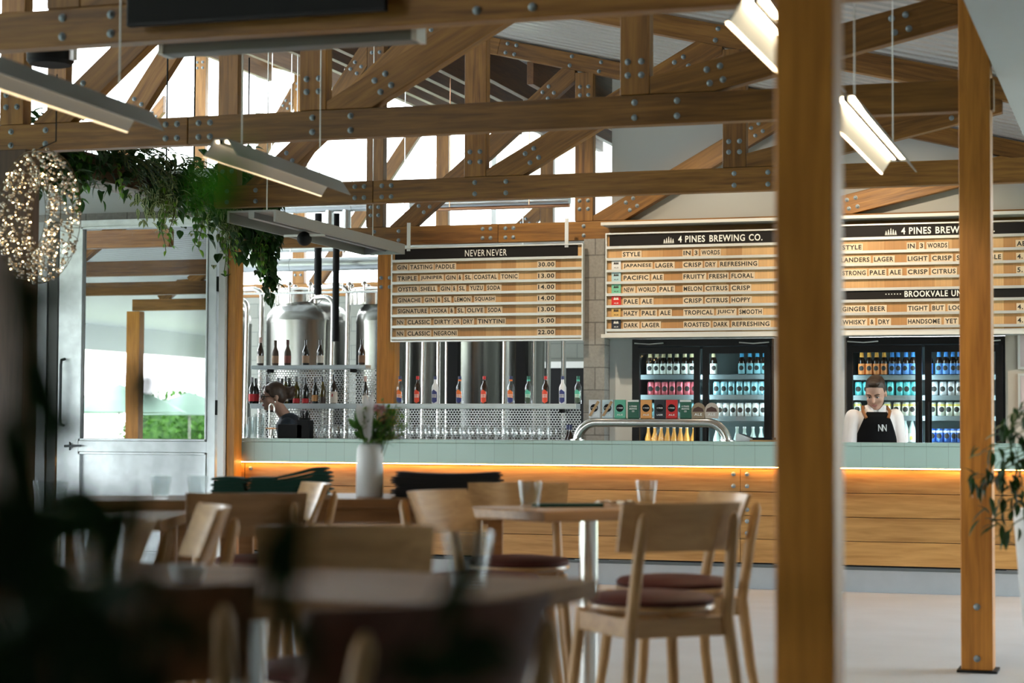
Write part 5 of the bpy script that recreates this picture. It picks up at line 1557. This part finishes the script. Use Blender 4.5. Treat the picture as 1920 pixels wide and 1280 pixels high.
np_root = ray_pt(150, 1.25, 0)
o = thing('potted_plant', 'large very blurred dark plant in the left foreground with a few bright leaves', 'plant', np_root)
MB().lathe([(.13, 0), (.17, .30), (.175, .32), (.155, .32), (.15, .28), (0, .28)], 28).build('pot', POTW, o, smooth=50)
MB().lathe([(0, .285), (.148, .285)], 20).build('soil', SOIL, o)
random.seed(9)
fd, fm, ss = MB(), MB(), MB()
tips = []
for k in range(46):
    px, py = random.uniform(-60, 330), random.uniform(985, 1290)
    if px > 150 and py < 1050+(px-150)*.5: continue
    tips.append(near_leaf(fd, px, py, random.uniform(1.05, 1.4), random.uniform(-1, 1), random.uniform(-1, 1), random.uniform(120, 200), random.uniform(50, 85)))
for (px, py, d, dx, dz, L, W) in ((300, 690, 1.35, -.9, -.25, 78, 34), (305, 690, 1.35, -.35, -1, 95, 34), (245, 700, 1.35, .3, -1, 80, 30),
                                  (30, 560, 1.2, .9, .15, 120, 45), (20, 480, 1.2, .4, -1, 220, 60), (60, 640, 1.2, .2, -1, 260, 75), (10, 760, 1.15, .3, -1, 260, 80), (95, 780, 1.3, .9, -.3, 90, 40),
                                  (-30, 900, 1.1, .5, -1, 240, 80), (110, 900, 1.2, 1, -.6, 150, 60), (40, 960, 1.1, 1, -.1, 160, 60), (560, 930, 1.15, -.25, -1, 270, 80), (545, 1120, 1.15, .3, -1, 170, 60), (500, 1000, 1.15, .7, -.8, 130, 50),
                                  (900, 985, 1.3, -.3, -1, 260, 50), (870, 1180, 1.25, .9, -.6, 130, 55), (920, 1200, 1.25, -1, -.5, 190, 60), (700, 1235, 1.2, 1, -.1, 260, 60)):
    tips.append(near_leaf(fd, px, py, d, dx, dz, L, W))
for (px, py, d, dx, dz, L, W) in ((425, 300, .95, -.45, -1, 112, 72), (470, 255, .95, -.3, -1, 80, 22)): tips.append(near_leaf(fm, px, py, d, dx, dz, L, W, .1))
for tpt in tips: ss.tube([(0, 0, .28), (tpt.x*.25, tpt.y*.25, .28+(tpt.z-.28)*.6), tuple(tpt)], .0024, 5)
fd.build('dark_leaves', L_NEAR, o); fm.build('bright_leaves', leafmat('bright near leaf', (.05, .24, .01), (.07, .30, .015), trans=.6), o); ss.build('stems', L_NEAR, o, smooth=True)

p = ray_pt(1993, 8.1, 0)
o = thing('potted_tree', 'small tree in a tall tapering white planter at the right edge of the photo', 'plant', p)
MB().lathe([(.12, 0), (.13, .01), (.20, .86), (.195, .88), (.175, .88), (.165, .80), (0, .80)], 36).build('pot', POTW, o, smooth=50)
MB().lathe([(0, .805), (.163, .805)], 20).build('soil', SOIL, o)
t_ = MB().tube([(0, 0, .80), (.02, .01, 1.2), (-.02, 0, 1.6)], [.014, .011, .007], 8)
random.seed(31); fl = MB()
twigs = []
for (px, py) in ((1868, 830), (1895, 800), (1912, 780), (1880, 870), (1905, 850), (1870, 895), (1900, 900), (1850, 890), (1885, 940), (1865, 965), (1910, 930), (1918, 820), (1940, 860), (1960, 800), (1975, 880), (1890, 985), (1935, 760)):
    q = ray_pt(px, 7.95, CAM_H-(py-805)/CAM_F*7.95)-p; twigs.append(q)
    t_.tube([(0, 0, 1.0+random.uniform(-.1, .3)), (q.x*.5, q.y*.5, q.z+.06), tuple(q)], [.005, .004, .002], 5)
    for k in range(11): fl.leaf(q+Vector((random.gauss(0, .03), random.gauss(0, .03), random.gauss(0, .025))), C_R*random.uniform(-1, .4)+Vector((0, random.uniform(-.3, .3), random.uniform(-1, .3))), (0, 0, 1), random.uniform(.05, .085), random.uniform(.022, .034), .35, 4)
t_.build('trunk', STEM, o, smooth=True); fl.build('foliage', L_DARK, o)

# ------------------------------------------------------------------ the open left side, which the door glass mirrors
for n_ in (0, 1, 2, 3):
    y_ = TY[n_]+.045
    r = thing('roof_beam', 'timber tie beam over the open left side, mirrored in the door glass', 'roof beam', (-10.95, y_, 2.88), 0, 'beams over the open left side')
    MB().box(-2.6, 2.6, -.045, .045, -.08, .08).build('tie', BEAM, r, bevel=.004)
    for s_ in (-1.4, .6):
        L = 1.9; MB().box(-L/2, L/2, -.043, .043, -.07, .07).build('brace', BEAM, r, (s_, 0, .62), (0, -.62, 0), bevel=.004)
for i, (x, y, s) in enumerate(((-29.5, -24, 1.25), (-33.8, -37, 1.25), (-35, -30, 1.3))):
    o = thing('garden_umbrella', 'pale green garden umbrella outside, mirrored in the door glass', 'umbrella', (x, y, -.45), 0, 'garden umbrellas outside')
    MB().lathe([(1.7*s, 2.05), (1.15*s, 2.4), (.5*s, 2.7), (0, 2.9)], 8).build('canopy', plain('pale green canvas', (.10, .17, .13), .8) if 'pale green canvas' not in MATS else MATS['pale green canvas'], o)
    MB().tube([(0, 0, 0), (0, 0, 2.85)], .03, 8).build('pole', STEEL, o, smooth=True)
for i, (x, y, h_, r_) in enumerate(((-44, -42, 1.0, 2.2), (-38, -44, .8, 2.2), (-33, -46, 2.4, 2.6), (-50, -40, 1.2, 2.2))):
    random.seed(40+i); o = thing('garden_tree', 'bushy green tree outside, mirrored in the door glass', 'tree', (x, y, -.13), 0, 'trees outside')
    f = MB().ell((0, 0, h_), (r_*.85, r_*.85, r_*.62), 20, 12)
    for k in range(4200):
        d = Vector((random.gauss(0, 1), random.gauss(0, 1), random.gauss(0, .7))).normalized()*r_*random.uniform(.5, 1); f.leaf(d+Vector((0, 0, h_)), (random.uniform(-1, 1), random.uniform(-1, 1), random.uniform(-1, .5)), (0, 0, 1), .26, .17, .3, 2)
    f.build('foliage', L_MID, o); MB().tube([(0, 0, 0), (0, 0, h_)], .12, 8).build('trunk', DARKW, o)
# ------------------------------------------------------------------ people
def caps(m, a, b, ra, rb):
    a, b = Vector(a), Vector(b)
    m.tube([a, a.lerp(b, .5), b], [ra, (ra+rb)/2, rb], 14); m.ell(a, (ra,)*3, 14, 8); m.ell(b, (rb,)*3, 14, 8)


def remesh(o, vox, smooth=4):
    r = o.modifiers.new('skin', 'REMESH'); r.mode = 'VOXEL'; r.voxel_size = vox; r.use_smooth_shade = True
    s = o.modifiers.new('soften', 'SMOOTH'); s.iterations = smooth; s.factor = .5


def hand(m, w, d, r=.034):
    """palm with four fingers and a thumb, from wrist w along d"""
    w = Vector(w); d = Vector(d).normalized(); s = d.cross(Vector((0, 1, .2))).normalized(); n = d.cross(s)
    for i in range(4): caps(m, w+s*(.012*(i-1.5)), w+d*.085+s*(.019*(i-1.5)), .014, .011)
    for i, L in enumerate((.062, .074, .068, .050)):
        k = w+d*.09+s*(.020*(i-1.5)); q = k+d*L*.55+n*.012; caps(m, k, q, .0092, .0085); caps(m, q, q+d*L*.4+n*.03, .0085, .0072)
    k = w+d*.03+s*.03; caps(m, k, k+d*.035+s*.022, .012, .010); caps(m, k+d*.035+s*.022, k+d*.065+s*.026+n*.012, .010, .008)


def torso_arms(m, J, inflate=0, arms=True, full=True, lower=True):
    e = inflate
    for a, b, ra, rb, sq in J['torso']:
        a, b = Vector(a), Vector(b)
        n = 7
        for i in range(n):
            t = i/(n-1); c = a.lerp(b, t); rx = ra[0]+(rb[0]-ra[0])*t; ry = ra[1]+(rb[1]-ra[1])*t
            m.ell(c, (rx+e, ry+e, (.085 if a.z < 1.21 and sq == 1 else .045)+e*.7), 20, 10)
    if arms:
        for s, el, w in J['arms']:
            caps(m, s, el, .052+e, .041+e)
            if full: caps(m, el, w, .040+e, .027+e)


def head(root, hc, R, body, hair_mat, style):
    """face looks along local -y of the rotation R; hc = centre of the skull"""
    hc = Vector(hc); T = lambda v: hc+R @ Vector(v)
    body.ell(hc+R @ Vector((0, .012, .018)), (.074, .094, .098), 22, 14, R)
    body.ell(T((0, -.022, -.045)), (.064, .067, .080), 20, 12, R)          # face and jaw
    body.ell(T((0, -.060, -.098)), (.031, .028, .024), 12, 8, R)           # chin
    for s in (-1, 1):
        body.ell(T((s*.042, -.055, -.040)), (.022, .024, .026), 10, 7, R)  # cheek
        body.ell(T((s*.030, -.078, .012)), (.028, .012, .009), 10, 6, R)   # brow ridge
        body.ell(T((s*.076, .012, -.022)), (.010, .020, .030), 10, 7, R)   # ear
    caps(body, T((0, -.082, .004)), T((0, -.106, -.036)), .009, .013)      # nose
    body.ell(T((0, -.084, -.070)), (.024, .010, .010), 10, 6, R)
    h = MB()
    if style == 'short':
        h.ell(T((0, .024, .056)), (.076, .092, .072), 20, 12, R); h.ell(T((0, .050, .005)), (.075, .068, .070), 18, 10, R); h.ell(T((.006, -.048, .104)), (.052, .036, .024), 14, 8, R)
        for s in (-1, 1): h.ell(T((s*.068, .010, .028)), (.011, .030, .048), 10, 7, R)
    else:
        h.ell(T((0, .022, .034)), (.083, .098, .088), 20, 12, R); h.ell(T((0, .055, -.01)), (.074, .065, .075), 18, 10, R); h.ell(T((0, .140, .012)), (.052, .050, .055), 16, 10, R)
        for k in range(9):
            a = k*.7; h.ell(T((.03*math.cos(a), .150+.03*math.sin(a), .012+.04*math.sin(a*1.7))), (.022, .026, .022), 8, 6, R)
        for s in (-1, 1): h.ell(T((s*.070, -.005, .030)), (.014, .040, .050), 10, 7, R); h.ell(T((s*.052, -.055, .068)), (.03, .022, .03), 10, 7, R)
    ho = h.build('hair', hair_mat, root); remesh(ho, .007, 2)
    br = MB(); ey = MB(); wh = MB(); lip = MB()
    for s in (-1, 1):
        br.tube([T((s*.014, -.0905, .018)), T((s*.032, -.0915, .024)), T((s*.052, -.078, .018))], [.004, .0045, .003], 7)
        wh.ell(T((s*.031, -.0775, -.004)), (.0135, .008, .0062), 10, 7, R); ey.ell(T((s*.031, -.0845, -.006)), (.0055, .003, .0055), 8, 6, R)
        ey.tube([T((s*.017, -.084, .0)), T((s*.031, -.0875, .004)), T((s*.046, -.078, .0))], .0022, 6)
    lip.tube([T((-.022, -.084, -.071)), T((0, -.095, -.068)), T((.022, -.084, -.071))], [.003, .0055, .003], 7); lip.tube([T((-.018, -.084, -.076)), T((0, -.094, -.078)), T((.018, -.084, -.076))], [.003, .0055, .003], 7)
    br.build('eyebrows', hair_mat, root, smooth=True); wh.build('eye_whites', plain('eye white', (.66, .62, .58), .3) if 'eye white' not in MATS else MATS['eye white'], root, smooth=True)
    ey.build('pupils', BLACK, root, smooth=True); lip.build('lips', plain('lip', (.40, .14, .12), .4) if 'lip' not in MATS else MATS['lip'], root, smooth=True)
    return T


def legs(body, hip, z0):
    for s in (-1, 1):
        a = (hip[0]+s*.09, hip[1], hip[2]); k = (hip[0]+s*.10, hip[1]-.02, .48); f = (hip[0]+s*.105, hip[1]+.02, .09)
        caps(body, a, k, .085, .056); caps(body, k, f, .054, .036); caps(body, (f[0], f[1], .04), (f[0], f[1]-.15, .032), .036, .030)


def trousers(root, hip, mat):
    m = MB()
    for s in (-1, 1):
        a = (hip[0]+s*.09, hip[1], hip[2]); k = (hip[0]+s*.10, hip[1]-.02, .48); f = (hip[0]+s*.105, hip[1]+.02, .10)
        caps(m, a, k, .100, .070); caps(m, k, f, .068, .052)
    m.ell(hip, (.178, .122, .11), 18, 10); o = m.build('trousers', mat, root); remesh(o, .014, 3)


# bartender
p = ray_pt(1641, at(1641, 760, Y=15.68).dot(C_FWD)-CAM_H*C_FWD.z, 0)
man = thing('person', 'person in a white shirt and black apron looking down behind the bar', 'person', p, .312)
zH = at(1643, 735, Y=15.68).z
R = Matrix.Rotation(-.42, 3, 'Z') @ Matrix.Rotation(.50, 3, 'X')
J = {'torso': [((.0, .02, .93), (.0, .035, 1.10), (.150, .105), (.160, .110), 1), ((0, .035, 1.10), (0, .02, 1.27), (.155, .108), (.160, .098), 1), ((0, .02, 1.275), (.0, .01, 1.325), (.150, .085), (.085, .065), 1)],
     'arms': [((-.168, .01, 1.290), (-.215, -.02, 1.03), (-.17, -.24, .985)), ((.160, .02, 1.295), (.205, .02, 1.04), (.17, -.20, .985))]}
b = MB(); torso_arms(b, J); caps(b, (0, .015, 1.31), (-.005, -.015, zH-.06), .062, .056); T = head(man, (-.004, -.045, zH+.0), R, b, HAIRD, 'short')
for s, e, w in J['arms']: hand(b, w, (Vector(w)-Vector(e))*.6+Vector((0, -.1, -.02)))
legs(b, (0, .03, .92), 0)
bo = b.build('body', SKIN, man); remesh(bo, .0075, 3)
s = MB(); torso_arms(s, J, .016, full=False)
for a, e, w in J['arms']: caps(s, e, Vector(e).lerp(Vector(w), .25), .056, .052)
so_ = s.build('shirt', SHIRT, man); remesh(so_, .010, 4)
cm = MB()
for sg in (-1, 1): cm.add([(sg*.012, -.085, 1.315), (sg*.075, -.078, 1.305), (sg*.085, -.01, 1.385), (sg*.060, -.035, 1.392), (sg*.012, -.075, 1.345)], [(0, 1, 2, 3, 4) if sg > 0 else (4, 3, 2, 1, 0)])
co = cm.build('collar', SHIRT, man); sm = co.modifiers.new('thick', 'SOLIDIFY'); sm.thickness = .006
ap = MB(); nu, nv = 14, 16
for j in range(nv+1):
    v_ = j/nv; z = .70+.635*v_; half = 1.25 if v_ < .58 else 1.25-(v_-.58)/.42*.80
    for i in range(nu+1):
        a = (i/nu*2-1)*half
        rx, ry = .182, .140; cy_ = .03 if z < 1.2 else .03-(z-1.2)*.1
        if z > 1.27: ry -= (z-1.27)*.55
        ap.v.append((rx*math.sin(a), cy_-ry*math.cos(a), z))
for j in range(nv):
    for i in range(nu): q = j*(nu+1)+i; ap.quad(q, q+1, q+nu+2, q+nu+1)
ao = ap.build('apron', APRON, man, smooth=True); sm = ao.modifiers.new('thick', 'SOLIDIFY'); sm.thickness = .006
t = MB()
for s_, x0_ in (('N', .002), ('N', .036)): put_text(t, s_, x0_, x0_+.034, 1.185, 1.238, 0, .02)
t.v = [(x, .03-.1435*math.cos(x/.19)-.004-.004*0, z) for x, y, z in t.v]
t.build('emblem', plain('grey emblem', (.50, .52, .54), .6), ao)
for sg in (-1, 1):
    MB().tube([(sg*.085, -.095, 1.285), (sg*.105, -.060, 1.34), (sg*.095, .0, 1.375), (sg*.07, .08, 1.33)], .013, 8).build('strap', plain('tan leather strap', (.28, .11, .035), .5) if 'tan leather strap' not in MATS else MATS['tan leather strap'], man, smooth=True)
trousers(man, (0, .03, .90), BLACKCL)

# woman in glasses at the left end
Yw = 15.66
p = ray_pt(540, at(540, 760, Y=Yw).dot(C_FWD)-CAM_H*C_FWD.z, 0)
wom = thing('person', 'person with glasses and a hair bun in a navy tee shirt, facing left', 'person', p, .312)
zH = at(512, 742, Y=Yw).z; xH = (512-540)*16.9/CAM_F
R = Matrix.Rotation(-1.25, 3, 'Z') @ Matrix.Rotation(.10, 3, 'X')
J = {'torso': [((.09, .02, .90), (.075, .02, 1.06), (.135, .120), (.140, .125), 1), ((.075, .02, 1.06), (.035, .015, 1.20), (.140, .130), (.125, .150), 1), ((.035, .015, 1.21), (.012, .01, 1.265), (.115, .140), (.07, .085), 1)],
     'arms': [((.015, -.150, 1.215), (-.005, -.185, .98), (-.16, -.15, .93)), ((.06, .160, 1.225), (.02, .19, 1.0), (-.14, .15, .95))]}
b = MB(); torso_arms(b, J); caps(b, (.01, .01, 1.24), (xH+.025, .005, zH-.06), .056, .050); T = head(wom, (xH, 0, zH), R, b, HAIRB, 'bun')
for s, e, w in J['arms']: hand(b, w, Vector(w)-Vector(e))
legs(b, (.09, .02, .88), 0)
bo = b.build('body', SKIN, wom); remesh(bo, .0075, 3)
s = MB(); torso_arms(s, J, .014, full=False); so_ = s.build('tee_shirt', NAVY, wom); remesh(so_, .010, 4)
g = MB()
for sg in (-1, 1):
    g.tube([T((sg*.032+.021*math.cos(a), -.100+.012*abs(math.cos(a))*(1 if sg*math.cos(a) > 0 else 0), -.006+.018*math.sin(a))) for a in [2*PI*k/14 for k in range(15)]], .0032, 6, False)
    g.tube([T((sg*.053, -.092, .0)), T((sg*.080, -.04, .0)), T((sg*.082, .01, -.01))], .003, 6)
g.tube([T((-.011, -.102, -.002)), T((.011, -.102, -.002))], .003, 6); g.build('glasses', BLACK, wom, smooth=True)
MB().ell(T((-.078, .0, -.055)), (.004, .004, .010), 8, 6).build('earring', POLISH, wom, smooth=True); MB().ell(T((.078, .0, -.055)), (.004, .004, .010), 8, 6).build('earring', POLISH, wom, smooth=True)
t = MB()
for k, (dx, dz) in enumerate(((0, 0), (-.014, -.008), (.014, -.006), (.004, .014))):
    t.box(-.030+dx-.007, -.030+dx+.007, -.158, -.150, 1.128+dz, 1.142+dz)
t.build('print', plain('pale shirt print', (.45, .50, .52), .6), so_)
trousers(wom, (.09, .02, .87), BLACKCL)
